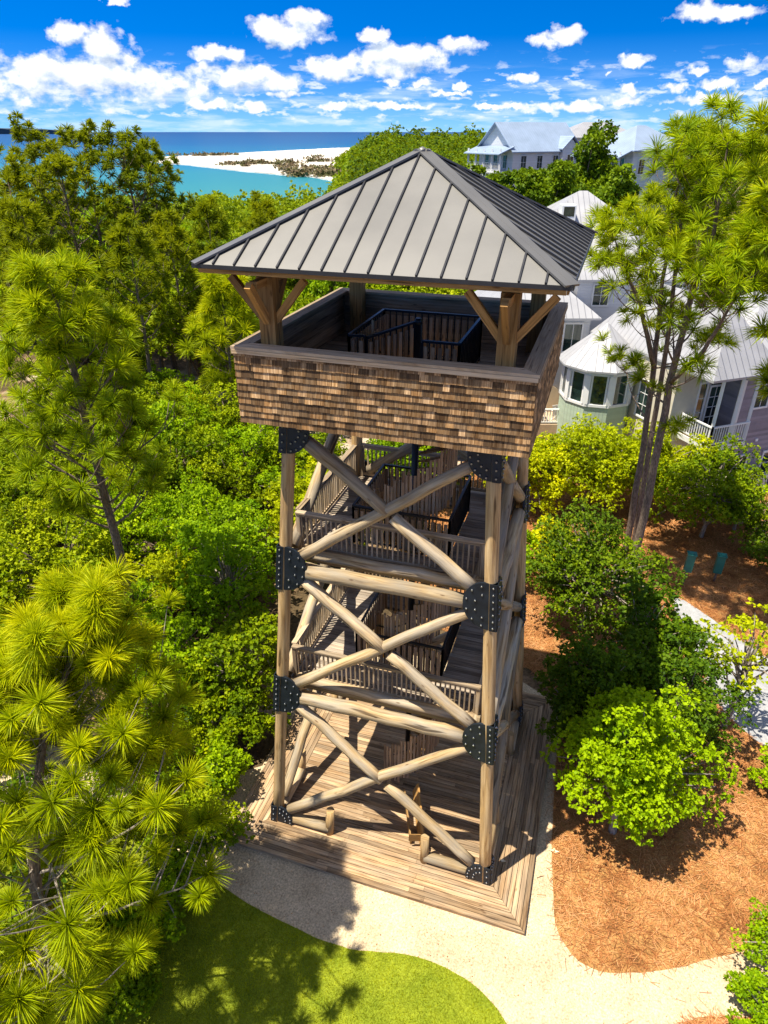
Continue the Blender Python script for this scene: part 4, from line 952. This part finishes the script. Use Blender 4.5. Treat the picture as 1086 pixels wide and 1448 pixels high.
def hip(fr, name, mat, parent, u0, u1, v0, v1, z, h, ov=.5):
    u0 -= ov; u1 += ov; v0 -= ov; v1 += ov; m = MB(); du, dv = u1-u0, v1-v0
    if du >= dv: a, b = (u0+dv/2, (v0+v1)/2), (u1-dv/2, (v0+v1)/2)
    else: a, b = ((u0+u1)/2, v0+du/2), ((u0+u1)/2, v1-du/2)
    E_ = [fr(u0, v0, z), fr(u1, v0, z), fr(u1, v1, z), fr(u0, v1, z)]; A, B_ = fr(*a, z+h), fr(*b, z+h)
    if du >= dv: planes = [[E_[0], E_[1], B_, A], [E_[1], E_[2], B_], [E_[2], E_[3], A, B_], [E_[3], E_[0], A]]
    else: planes = [[E_[0], E_[1], A], [E_[1], E_[2], B_, A], [E_[2], E_[3], B_], [E_[3], E_[0], A, B_]]
    for p in planes: quadroof(m, p)
    return m.build(name, M[mat], parent)
def gable(fr, mat, wallmat, parent, u0, u1, v0, v1, z, h, ov=.45):
    """ridge along u"""
    m = MB(); vm = (v0+v1)/2; k = h/((v1-v0)/2)*ov
    quadroof(m, [fr(u0-ov, v0-ov, z-k), fr(u1+ov, v0-ov, z-k), fr(u1+ov, vm, z+h), fr(u0-ov, vm, z+h)]); quadroof(m, [fr(u1+ov, v1+ov, z-k), fr(u0-ov, v1+ov, z-k), fr(u0-ov, vm, z+h), fr(u1+ov, vm, z+h)])
    r = m.build('roof', M[mat], parent)
    g = MB()
    for u in (u0+.02, u1-.02): g.prism([fr(u, v0, z-.05), fr(u, v1, z-.05), fr(u, vm, z+h-.14)], fr.u*.1*(1 if u < (u0+u1)/2 else -1))
    g.build('gable_wall', M[wallmat], parent); return r
def window(fr, parent, side, a, b, z0, z1, d=0., bars=(1, 1), name='window', cas=.10, pane='glass'):
    """side 'v': on a wall facing -v at depth d, across a..b in u; side 'u': on a wall facing -u at depth d, across a..b in v"""
    f = MB(); bx = (lambda m, p, q, r, s, o0, o1: fr.box(m, p, q, d-o1, d-o0, r, s, .6)) if side == 'v' else (lambda m, p, q, r, s, o0, o1: fr.box(m, d-o1, d-o0, p, q, r, s, .6))
    bx(f, a-cas, b+cas, z1, z1+cas*1.2, .003, .07); bx(f, a-cas, b+cas, z0-cas, z0, .003, .085); bx(f, a-cas, a, z0, z1, .003, .065); bx(f, b, b+cas, z0, z1, .003, .065)
    w = f.build(name, M['white'], parent); p = MB(); bx(p, a, b, z0, z1, .003, .02); p.build('pane', M[pane], w)
    if bars != (0, 0):
        c = MB()
        for i in range(1, bars[0]+1): x = a+(b-a)*i/(bars[0]+1); bx(c, x-.016, x+.016, z0, z1, .022, .04)
        for i in range(1, bars[1]+1): x = z0+(z1-z0)*i/(bars[1]+1); bx(c, a, b, x-.016, x+.016, .022, .043)
        c.build('glazing_bars', M['white'], w)
    return w
def white_rail(fr, parent, pts, z, h=1.05, step=.16, nm='railing'):
    r = MB()
    for (a, b), (c, d) in zip(pts[:-1], pts[1:]):
        A, B_ = fr(a, b, z), fr(c, d, z); L = (B_-A).length; n = max(2, int(L/step)); up = Vector((0, 0, 1))
        r.bar(A+up*h, B_+up*h, .12, .07); r.bar(A+up*.12, B_+up*.12, .06, .07)
        for i in range(n+1):
            q = A.lerp(B_, i/n); e = i in (0, n); r.bar(q+up*(0 if e else .15), q+up*(h+.06 if e else h-.035), .11 if e else .055, .11 if e else .035)
    return r.build(nm, M['white'], parent)
H = Frame((11.6, 24.2), 38)
HO = thing('beach_house', 'large lavender, cream and green beach house with white metal roofs and a white balcony', 'house', (11.6, 24.2, 0))
fbox(H, 'lavender_wall', 'lavender', HO, 0, 10, 0, 9, -.15, 6.7); fbox(H, 'corner_board', 'white', HO, -.06, .10, -.035, .12, -.14, 6.69)
hip(H, 'roof', 'whiteroof', HO, 0, 10, 0, 9, 6.75, 3.2, .55)
fbox(H, 'cream_wall', 'cream', HO, -3.4, -.003, 1.25, 8.9, -.15, 7.1); hip(H, 'roof', 'whiteroof', HO, -3.0, .6, -.7, 8.6, 7.12, 3.2, .5)
for a in (.80, 2.85, 5.4): window(H, HO, 'v', a, a+.78, .45, 1.78, 0., (0, 1))
for a in (1.0, 3.6, 6.0): window(H, HO, 'v', a, a+.9, 4.75, 6.0, 0., (1, 1))
m = MB(); H.box(m, 1.88, 2.06, -.06, -.003, 2.62, 2.78); m.build('wall_vent', M['white'], HO)
dr = window(H, HO, 'v', -1.0, -.16, 3.42, 5.75, 1.25, (1, 3), 'arched_door', .09)
m = MB(); c = [H(-.58+.44*math.cos(a), 1.25, 5.75+.36*math.sin(a)) for a in [PI*i/10 for i in range(11)]]; m.prism(c, -H.v*.02); m.build('arch_pane', M['glass'], dr)
window(H, HO, 'v', -1.75, -1.32, 3.5, 6.0, 1.25, (0, 2)); window(H, HO, 'u', 3.0, 3.9, 3.6, 5.6, -3.4, (1, 2)); window(H, HO, 'v', -2.9, -2.1, .6, 2.2, 1.25, (1, 1))
bal = fbox(H, 'balcony', 'white', HO, -2.62, -.08, -1.05, 1.24, 3.04, 3.34)
m = MB(); H.box(m, -2.56, -.10, -1.0, 1.24, 3.342, 3.37); m.build('balcony_floor', M['rail'], bal)
white_rail(H, bal, [(-2.56, 1.2), (-2.56, -.98), (-.12, -.98)], 3.37)
m = MB()
for u, v in ((-2.5, -.9), (-1.25, -.95), (-.14, -.9)): m.bar(H(u, v, 3.36), H(u, v, 6.95), .16, .16)
m.build('balcony_post', M['white'], bal)
m = MB(); m.bar(H(-.16, -.75, 3.03), H(-.03, .9, 1.2), .15, .15); m.bar(H(-2.45, -.75, 3.03), H(-2.45, 1.2, 1.2), .15, .15); m.build('bracket', M['white'], bal)
# turret
_c = H(-4.5, 6.3, 0); T = Frame((_c.x, _c.y), 20); tw = MB(); tr_ = MB(); NT_ = 10; rad = 2.15
def tp(i, r, z): a = 2*PI*(i+.5)/NT_; return T(r*math.cos(a), r*math.sin(a), z)
tm = MB()
for i in range(NT_):
    A, B_ = tp(i, rad, -.15), tp(i+1, rad, -.15); up = Vector((0, 0, 4.15)); b = len(tm.v)
    tm.v += [tuple(A), tuple(B_), tuple(B_+up), tuple(A+up)]; L = (B_-A).length; tm.face([b, b+1, b+2, b+3], [(0, 0), (L, 0), (L, 4), (0, 4)], .5)
tur = tm.build('turret', M['greenboard'], HO)
bd = MB()
for z0, z1, r in ((4.0, 4.15, rad+.07), (5.85, 6.2, rad+.05)): bd.prism([tp(i, r, z0) for i in range(NT_)], (0, 0, z1-z0))
for i in range(NT_): bd.bar(tp(i, rad, 4.151), tp(i, rad, 5.849), .34, .12, up=tuple((tp(i, 1, 0)-tp(i, 0, 0))))
bd.build('window_band', M['white'], tur)
for i in range(NT_):
    g = MB(); A, B_ = tp(i, rad-.04, 4.16), tp(i+1, rad-.04, 4.16); g.prism([A, B_, B_+Vector((0, 0, 1.68)), A+Vector((0, 0, 1.68))], (A+B_)/2*0+(T(0, 0, 4.16)-(A+B_)/2).normalized()*.03); w = g.build('window', M['glass'], tur)
    bb = MB(); mid = (A+B_)/2; o = (mid-T(0, 0, 4.16)).normalized()*.02; dd = (B_-A).normalized()
    for s in (-1, 1): bb.bar(mid+dd*.42*s+o, mid+dd*.42*s+o+Vector((0, 0, 1.68)), .10, .03, up=tuple(o))
    bb.build('frame', M['white'], w)
rf = MB()
for i in range(NT_): quadroof(rf, [tp(i, rad+.45, 6.22), tp(i+1, rad+.45, 6.22), T(0, 0, 8.4)], .1)
rf.build('turret_roof', M['whiteroof'], tur)
# left wing with glazed porch, rear tall wing
W3 = Frame((2.4, 29.4), 18)
fbox(W3, 'porch_wing', 'whiteside', HO, -5.6, .8, 0, 6, -.15, 7.9); hip(W3, 'roof', 'whiteroof', HO, -5.6, .8, 0, 6, 7.92, 2.6, .5)
for a in (-.75, -2.1, -3.5): window(W3, HO, 'v', a, a+1.05, 5.75, 7.45, 0., (1, 0))
for a in (-2.4, -4.2): window(W3, HO, 'v', a, a+.9, 2.5, 4.4, 0., (1, 1))
fbox(W3, 'porch_band', 'white', HO, -5.65, .85, -.055, -.004, 5.1, 5.45)
fbox(W3, 'wing_wall', 'whiteside', HO, .9, 9, 4.2, 11, -.15, 9.4); hip(W3, 'roof', 'whiteroof', HO, .9, 9, 4.2, 11, 9.42, 2.8, .5)
for a in (2., 4.4, 6.8): window(W3, HO, 'v', a, a+1.0, 7.7, 9.0, 4.2, (1, 1))
W4 = Frame((-2.2, 38.6), 14)
fbox(W4, 'rear_wing', 'whiteside', HO, 0, 8.6, 0, 8, -.15, 11.0); hip(W4, 'roof', 'whiteroof', HO, 0, 8.6, 0, 8, 11.02, 3.0, .6)
for a in (.8, 3.2, 5.6): window(W4, HO, 'v', a, a+1.1, 8.6, 10.4, 0., (1, 1))
m = MB(); W4.box(m, 2.3, 3.3, .6, 2.0, 12.0, 13.3); dm = m.build('roof_louvre', M['white'], HO); m = MB(); W4.box(m, 2.42, 3.18, .585, .597, 12.55, 13.2); m.build('louvre', M['glass'], dm)
ter = fbox(W3, 'terrace', 'tan', HO, -3.4, .3, -3.2, -.06, -.15, 2.05); white_rail(W3, ter, [(-3.3, -3.1), (.2, -3.1), (.2, -1.4)], 2.05, .95)
m = MB()
for i in range(9): a0 = PI*(.5+.5*i/8); 
P_ = [W3(-1.9+1.5*math.cos(PI*i/10), -1.0, 2.06+1.9*math.sin(PI*i/10)) for i in range(11)]; m.prism(P_, W3.v*.12); m.build('curved_wall', M['tan'], HO)
def adirondack(c, rz, lab):
    t = thing('garden_chair', lab, 'chair', (c[0], c[1], c[2])); cs, sn = math.cos(rz), math.sin(rz)
    def L(x, y, z): return (c[0]+x*cs-y*sn, c[1]+x*sn+y*cs, c[2]+z)
    s = MB()
    for i in range(5): y = -.26+.105*i; s.bar(L(-.28, y, .40-.03*i), L(.28, y, .40-.03*i), .095, .022)
    s.build('seat', M['white'], t); b = MB()
    for i in range(7):
        x = -.27+.09*i; h = .98+.10*math.cos((i-3)*.5); b.bar(L(x*.85, .20, .30), L(x*1.05, .46, h), .078, .02, up=(sn, -cs, .2))
    b.build('backrest', M['white'], t)
    for s_ in (-1, 1):
        l = MB(); l.bar(L(s_*.31, -.30, 0), L(s_*.31, -.30, .58), .09, .03); l.build('leg', M['white'], t); l = MB(); l.bar(L(s_*.29, -.28, .40), L(s_*.29, .45, .02), .03, .12); l.build('leg', M['white'], t)
        l = MB(); l.bar(L(s_*.35, -.36, .60), L(s_*.33, .36, .60), .13, .025); l.build('armrest', M['white'], t)
adirondack(W3(-1.05, -2.3, 2.055), 2.9, 'white slatted garden chair on the terrace, the one nearer the green turret')
adirondack(W3(-2.35, -2.3, 2.055), 3.5, 'white slatted garden chair on the terrace, the one nearer the tower')
def ac_unit(u, v, lab):
    p = H(u, v, -.14); t = thing('air_conditioner', lab, 'air conditioner', tuple(p)); m = MB(); H.box(m, u-.55, u+.55, v-.5, v+.5, -.14, -.04); m.build('concrete_pad', M['concrete'], t)
    m = MB(); H.box(m, u-.42, u+.42, v-.40, v+.40, -.035, .98); b = m.build('cabinet', M['acgrey'], t); g = MB()
    for i in range(12): z = .06+.07*i; H.box(g, u-.38, u+.38, v-.418, v-.402, z, z+.028); H.box(g, u-.418, u-.402, v-.36, v+.36, z, z+.028)
    g.build('grille', M['white'], b); m = MB(); m.tube([H(u, v, .982), H(u, v, 1.02)], [.36, .34], 16); m.build('fan_cover', M['steel'], b)
ac_unit(1.9, -.75, 'pale air conditioning unit under the small lower window'); ac_unit(3.9, -.75, 'pale air conditioning unit at the right edge of the photo, by the second lower window')
m = MB(); m.tube([H(-2.0, -3.6, .02), H(2.5, -3.2, .02), H(6, -2.4, .02)], .10, 8); tag(m.build('kerb_log', M['log']), 'pale log edging the paved yard before the lavender wall', 'log')
# far houses
def far_house(lab, corner, deg, Lu, Lv, z0, ze, h, roof, name='far_house', porch=True, gab=True):
    fr = Frame((corner[0], corner[1]), deg); t = thing(name, lab, 'house', (corner[0], corner[1], z0))
    fbox(fr, 'wall', 'whiteside', t, 0, Lu, 0, Lv, z0, ze)
    if gab: gable(fr, roof, 'whiteside', t, 0, Lu, 0, Lv, ze, h, .6)
    else: hip(fr, 'roof', roof, t, 0, Lu, 0, Lv, ze, h, .6)
    zs = [ze-2.6, ze-5.6]
    for z in zs:
        for a in np.linspace(.12, .85, 4): window(fr, t, 'v', Lu*a, Lu*a+.9, z, z+1.6, 0., (1, 1), cas=.12)
        for a in (.16, .44, .70): window(fr, t, 'u', Lv*a, Lv*a+.9, z, z+1.7, 0., (1, 1), cas=.12)
    if porch:
        m = MB()
        for z in (ze-3.1, ze-6.2): fr.box(m, -2.2, -.01, 0, Lv, z, z+.25)
        p = m.build('porch', M['white'], t); c = MB()
        for k in range(5): v = .15+(Lv-.3)*k/4; c.bar(fr(-2.05, v, z0), fr(-2.05, v, ze-.12), .24, .24)
        c.build('porch_column', M['white'], p); rr = MB()
        quadroof(rr, [fr(-2.6, Lv+.3, ze-.7), fr(-2.6, -.3, ze-.7), fr(-.02, -.3, ze+.25), fr(-.02, Lv+.3, ze+.25)]); rr.build('porch_roof', M[roof], p)
        for z in (ze-2.85, ze-5.95): white_rail(fr, p, [(-2.1, .1), (-2.1, Lv-.1)], z, 1.0, .3)
        gd = MB(); um = Lu*.82; k = MB()
        quadroof(k, [fr(um-1.8, -1.2, ze-.1), fr(um, -1.2, ze+1.5), fr(um, Lv*.4, ze+1.5), fr(um-1.8, Lv*.4, ze-.1)]); quadroof(k, [fr(um, -1.2, ze+1.5), fr(um+1.8, -1.2, ze-.1), fr(um+1.8, Lv*.4, ze-.1), fr(um, Lv*.4, ze+1.5)])
        g = k.build('cross_roof', M[roof], t); k = MB(); fr.box(k, um-1.4, um+1.4, -.8, -.01, ze-6, ze-.25); k.prism([fr(um-1.5, -.78, ze-.24), fr(um+1.5, -.78, ze-.24), fr(um, -.78, ze+1.15)], fr.v*.1); k.build('bay', M['whiteside'], t)
        for z in zs: window(fr, t, 'v', um-.55, um+.55, z, z+1.7, -.8, (1, 1), cas=.12, pane='glass')
    return fr
c1 = atd(724, 240, 108); far_house('pale blue roofed house with a two-storey porch, leftmost of the far houses', c1, 44, 11.5, 8.5, float(ground_z(c1[0], c1[1]))-.3, 15.9, 3.2, 'blueroof')
c2 = atd(800, 210, 138); far_house('far house with a plain white roof between the two pale blue roofed ones', c2, 26, 13.5, 9, float(ground_z(c2[0], c2[1]))-.3, 17.0, 2.4, 'whiteroof', porch=False, gab=False)
c3 = atd(893, 236, 98); far_house('pale blue roofed house with a white porch, rightmost of the far houses', c3, 46, 9.5, 8.0, float(ground_z(c3[0], c3[1]))-.3, 15.9, 2.7, 'blueroof', gab=False)
# small things among the plants
def box_on_post(p, h, w, lab, lean=0.):
    t = thing('utility_box', lab, 'utility box', (p[0], p[1], -.13)); z = -.13; x, y = p[0], p[1]
    m = MB(); m.tube([(x, y, z-.05), (x+lean*.5, y, z+h-.95)], .05, 8); m.build('post', M['bark'], t)
    m = MB(); m.prism([(x+lean*.5-w/2, y-w*.4, z+h-.95), (x+lean*.5+w/2, y-w*.4, z+h-.95), (x+lean*.5+w/2, y+w*.4, z+h-.95), (x+lean*.5-w/2, y+w*.4, z+h-.95)], (lean*.5, 0, .89)); m.build('body', M['teal'], t)
    m = MB(); cx = x+lean; k = w/2+.03
    b = [(cx-k, y-k*.9, z+h-.058), (cx+k, y-k*.9, z+h-.058), (cx+k, y+k*.9, z+h-.058), (cx-k, y+k*.9, z+h-.058)]; m.prism(b, (0, 0, .05)); m.prism([(cx-k*.7, y-k*.6, z+h-.007), (cx+k*.7, y-k*.6, z+h-.007), (cx+k*.7, y+k*.6, z+h-.007), (cx-k*.7, y+k*.6, z+h-.007)], (0, 0, .03)); m.build('lid', M['teal'], t)
p = at(965, 828); box_on_post(p, 1.75, .34, 'teal box on a thin post standing in the sunlit straw', .06)
p = at(1009, 822); box_on_post(p, 1.45, .34, 'teal box in the shade in front of the dark hedge bush', .05)
p = at(198, 760); t = thing('path_lamp', 'grey hooded path lamp on a thin post among the bushes left of the tower', 'lamp', (p[0], p[1], -.15))
m = MB(); m.tube([(p[0], p[1], -.2), (p[0], p[1], 2.6), (p[0]+.1, p[1], 2.75)], .035, 8); m.build('post', M['acgrey'], t)
m = MB(); m.tube([(p[0]-.35, p[1], 2.74), (p[0]-.2, p[1], 2.82), (p[0]+.3, p[1], 2.80), (p[0]+.42, p[1], 2.74)], [.05, .12, .13, .04], 10); m.build('lamp_hood', M['acgrey'], t)
a, b = at(303, 622), at(322, 612); t = thing('wooden_fence', 'short brown picket fence beside the sandy track behind the small pine', 'fence', (a[0], a[1], -.15)); m = MB()
A, B_ = Vector((a[0], a[1], -.14)), Vector((b[0], b[1], -.14))
for i in range(12): q = A.lerp(B_, i/11); m.bar(q, q+Vector((0, 0, .95)), .12, .03)
m.build('picket', M['picket'], t); m = MB()
for z in (.3, .75): m.bar(A+Vector((0, .03, z)), B_+Vector((0, .03, z)), .03, .09)
m.build('fence_rail', M['picket'], t)
def palmetto(x, y, n, R, lab, seed, h=.9):
    g = np.random.default_rng(seed); V = []; F = []; T = []; n0 = 0; st = MB(); t = thing('palmetto', lab, 'palm', (x, y, -.14))
    for k in range(n):
        az = 2*PI*k/n+g.uniform(-.3, .3); el = g.uniform(.5, 1.2); d = np.array([math.cos(az)*math.cos(el), math.sin(az)*math.cos(el), math.sin(el)]); L = h*g.uniform(.7, 1.1); c = np.array([0, 0, .1])+d*L
        st.tube([(x, y, -.1), tuple(c+np.array([x, y, -.14]))], [.02, .012], 5, None, False); sd = np.cross(d, [0, 0, 1]); sd /= np.linalg.norm(sd); nm = np.cross(sd, d)
        for j in range(22):
            a = -1.9+3.8*j/21; q = d*math.cos(a)+sd*math.sin(a)+nm*.15; q = q/np.linalg.norm(q); w = np.cross(q, nm); w = w/np.linalg.norm(w)*.022; Lf = R*(.75+.25*math.cos(a))
            V += [c-w*.3, c+w*.3, c+q*Lf*.6+w, c+q*Lf*.6-w, c+q*Lf-np.array([0, 0, .12*Lf])]; F += [(n0, n0+1, n0+2), (n0, n0+2, n0+3), (n0+3, n0+2, n0+4)]; n0 += 5; tt = g.uniform(.3, .9); T += [tt]*5
    link_mesh('frond', np_mesh('frond', V, F, T), M['leaf_bright'], t); st.build('stem', M['leaf_mid'] if False else M['bark_pale'], t)
p = at(150, 812); palmetto(float(p[0]), float(p[1]), 11, .62, 'fan palmetto at the foot of the tall left pine', 3)
p = at(205, 830); palmetto(float(p[0]), float(p[1]), 9, .55, 'smaller fan palmetto right of the first one', 4)
# ------------------------------------------------------------------ SKY, SUN, CAMERA
_e, _f = math.radians(69), math.radians(36); L_ = Vector((math.cos(_e)*math.cos(_f), math.cos(_e)*math.sin(_f), -math.sin(_e))).normalized(); EL = math.asin(-L_.z)
sun = bpy.data.lights.new('sun', 'SUN'); sun.energy = 5.; sun.angle = math.radians(.5); sun.color = (1., .925, .77)
so = bpy.data.objects.new('sun', sun); COL.objects.link(so); so.rotation_euler = (-L_).to_track_quat('Z', 'Y').to_euler()
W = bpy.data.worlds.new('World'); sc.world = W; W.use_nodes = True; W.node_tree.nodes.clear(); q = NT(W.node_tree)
tc = q('ShaderNodeTexCoord'); D = tc.outputs['Generated']
sk = q('ShaderNodeTexSky', sky_type='NISHITA'); sk.sun_disc = False; sk.sun_elevation = EL; sk.sun_rotation = math.atan2(-L_.x, -L_.y); sk.air_density = 1.; sk.dust_density = .3; sk.ozone_density = 3.
wv = q('ShaderNodeVectorMath', {0: D, 1: (1, 1, 4.2)}, operation='MULTIPLY'); wv = q('ShaderNodeVectorMath', {0: wv.outputs[0], 1: (0, 0, .12)}, operation='ADD'); wv = q('ShaderNodeVectorMath', {0: wv.outputs[0]}, operation='NORMALIZE')
q.l.new(wv.outputs[0], sk.inputs[0])
skc = q('ShaderNodeHueSaturation', {'Hue': .51, 'Saturation': 1.5, 'Value': 1.2, 'Color': sk.outputs[0]}).outputs[0]
sx = q('ShaderNodeSeparateXYZ', {0: D}); az = q.math('ARCTAN2', sx.outputs[0], sx.outputs[1]); el = q.math('ARCSINE', sx.outputs[2])
def azel(u, v): d = ray(u, v); d = d/np.linalg.norm(d); return math.atan2(d[0], d[1]), math.asin(d[2])
CL = [(150, 72, 42, 44), (98, 45, 30, 20), (45, 118, 70, 36), (128, 112, 80, 44), (215, 122, 70, 28), (308, 76, 46, 13), (325, 112, 80, 26), (398, 116, 38, 14), (395, 46, 58, 22), (432, 36, 38, 24), (408, 52, 66, 14),
      (526, 50, 27, 10), (470, 96, 52, 18), (540, 86, 60, 30), (590, 86, 48, 24), (655, 65, 42, 13), (800, 48, 36, 13), (780, 58, 46, 10), (896, 85, 25, 8), (740, 112, 26, 10), (990, 14, 40, 14), (1010, 20, 70, 12), (1060, 92, 42, 13), (985, 98, 18, 7), (1020, 118, 34, 8),
      (945, 123, 22, 8), (600, 117, 18, 7), (552, 117, 14, 6), (650, 121, 12, 5), (892, 128, 24, 8), (800, 152, 60, 9), (880, 142, 40, 8), (985, 140, 60, 8), (165, 2, 18, 6), (400, 134, 22, 6), (468, 151, 24, 7), (360, 152, 30, 7), (300, 148, 50, 9), (860, 105, 8, 4), (1080, 118, 16, 6), (640, 132, 40, 4), (700, 150, 50, 5), (560, 150, 60, 6), (-80, 90, 90, 60), (1180, 60, 60, 16), (1160, 130, 70, 12)]
ng = bpy.data.node_groups.new('cloud_cover', 'ShaderNodeTree'); ng.interface.new_socket('P', in_out='INPUT', socket_type='NodeSocketVector'); ng.interface.new_socket('A', in_out='OUTPUT', socket_type='NodeSocketFloat')
g = NT(ng); gi = g('NodeGroupInput'); go = g('NodeGroupOutput')
nz = g('ShaderNodeTexNoise', {'Vector': g('ShaderNodeMapping', {'Vector': gi.outputs[0], 'Scale': (1, 1.5, 1)}).outputs[0], 'Scale': 26., 'Detail': 9., 'Roughness': .58}, noise_dimensions='2D')
nw = g('ShaderNodeTexNoise', {'Vector': gi.outputs[0], 'Scale': 62., 'Detail': 4.}, noise_dimensions='2D')
pw = g('ShaderNodeVectorMath', {0: gi.outputs[0], 1: g('ShaderNodeVectorMath', {0: g('ShaderNodeVectorMath', {0: nw.outputs['Color'], 1: (.5, .5, .5)}, operation='SUBTRACT').outputs[0], 1: (.030, .016, 0)}, operation='MULTIPLY').outputs[0]}, operation='ADD').outputs[0]
acc = None
for (u, v, ru, rv) in CL:
    a, e = azel(u, v); a2, _ = azel(u+ru, v); _, e2 = azel(u, v-rv)
    ra, re = abs(a2-a)*1.06, abs(e2-e)*1.08
    s_ = g('ShaderNodeVectorMath', {0: g('ShaderNodeVectorMath', {0: pw, 1: (a, e, 0)}, operation='SUBTRACT').outputs[0], 1: (1/ra, 1/re, 0)}, operation='MULTIPLY').outputs[0]
    d2 = g('ShaderNodeVectorMath', {0: s_, 1: s_}, operation='DOT_PRODUCT').outputs['Value']; f = g.math('SUBTRACT', 1., d2)
    acc = f if acc is None else g.math('SMOOTH_MAX', acc, f, .35)
acc = g.math('MAXIMUM', acc, -1.2)
dens = g.math('ADD', acc, g.math('MULTIPLY', g.math('SUBTRACT', nz.outputs[0], .52), 3.0)); g.l.new(dens, go.inputs[0])
P2 = q('ShaderNodeCombineXYZ', {0: az, 1: el, 2: 0.}).outputs[0]
def cov(off):
    n = q('ShaderNodeGroup', node_tree=ng); v = q('ShaderNodeVectorMath', {0: P2, 1: off}, operation='ADD'); q.l.new(v.outputs[0], n.inputs[0]); return n.outputs[0]
d0 = cov((0, 0, 0)); d1 = cov((-.006, .011, 0))
al = q.ramp(d0, [(.0, (0, 0, 0)), (.3, (.35, .35, .35)), (.62, (.85, .85, .85)), (1., (1, 1, 1))])
lit = q.math('ADD', .62, q.math('MULTIPLY', q.math('SUBTRACT', d0, d1), .55)); lit = q.math('MINIMUM', q.math('MAXIMUM', lit, .0), 1.)
ccol = q.ramp(lit, [(.0, (.34, .44, .60)), (.42, (.66, .74, .86)), (.8, (1., 1., 1.))])
ccol = q.mix(1., ccol, (6.4, 6.4, 6.4), 'MULTIPLY')
# thin pale streaks low over the horizon
st = q('ShaderNodeTexNoise', {'Vector': q('ShaderNodeMapping', {'Vector': P2, 'Scale': (9, 70, 1)}).outputs[0], 'Scale': 1., 'Detail': 6., 'Roughness': .6}, noise_dimensions='2D')
lowm = q.ramp(el, [(.0, (.9, .9, .9)), (.035, (.8, .8, .8)), (.075, (0, 0, 0))])
sa = q.math('MULTIPLY', q.ramp(st.outputs[0], [(.46, (0, 0, 0)), (.70, (.75, .75, .75))]), lowm)
hz = q.ramp(el, [(.0, (.62, .62, .62)), (.05, (.22, .22, .22)), (.10, (0, 0, 0))])
base = q.mix(hz, skc, (1.5, 3.4, 5.6)); base = q.mix(sa, base, (4.6, 5.4, 6.2))
pf = q('ShaderNodeTexNoise', {'Vector': q('ShaderNodeMapping', {'Vector': P2, 'Scale': (34, 105, 1), 'Location': (3.1, .4, 0)}).outputs[0], 'Scale': 1., 'Detail': 7., 'Roughness': .55}, noise_dimensions='2D')
pm = q.ramp(el, [(.004, (0, 0, 0)), (.014, (1, 1, 1)), (.055, (1, 1, 1)), (.085, (0, 0, 0))])
base = q.mix(q.math('MULTIPLY', q.ramp(pf.outputs[0], [(.56, (0, 0, 0)), (.68, (.8, .8, .8))]), pm), base, (5.2, 5.6, 6.0)); fin = q.mix(al, base, ccol)
fin = q.mix(q.ramp(el, [(.16, (0, 0, 0)), (.5, (.6, .6, .6))]), fin, (2.7, 2.7, 2.65))  # upper sky out of view, whitened as added fill light
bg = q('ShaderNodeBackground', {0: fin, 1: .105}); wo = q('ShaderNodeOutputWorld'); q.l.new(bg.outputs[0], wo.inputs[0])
cam = bpy.data.cameras.new('camera'); co = bpy.data.objects.new('camera', cam); COL.objects.link(co); co.location = tuple(CAM)
cam.sensor_fit = 'HORIZONTAL'; cam.sensor_width = 36; cam.lens = 36*FPX/1086; cam.clip_start = .1; cam.clip_end = 60000
co.rotation_euler = (PI/2-PITCH, 0, -YAW); sc.camera = co
sc.render.engine = 'CYCLES'; sc.view_settings.view_transform = 'Standard'; sc.view_settings.look = 'None'; sc.view_settings.exposure = .84; sc.view_settings.gamma = 1.
sc.cycles.max_bounces = 5; sc.cycles.diffuse_bounces = 2; sc.cycles.glossy_bounces = 3; sc.cycles.transmission_bounces = 3; sc.cycles.use_denoising = True
# prototypes never placed are removed
for pl in protos.values():
    for o in pl:
        if o.name not in used:
            for c in list(o.children): bpy.data.objects.remove(c)
            bpy.data.objects.remove(o)
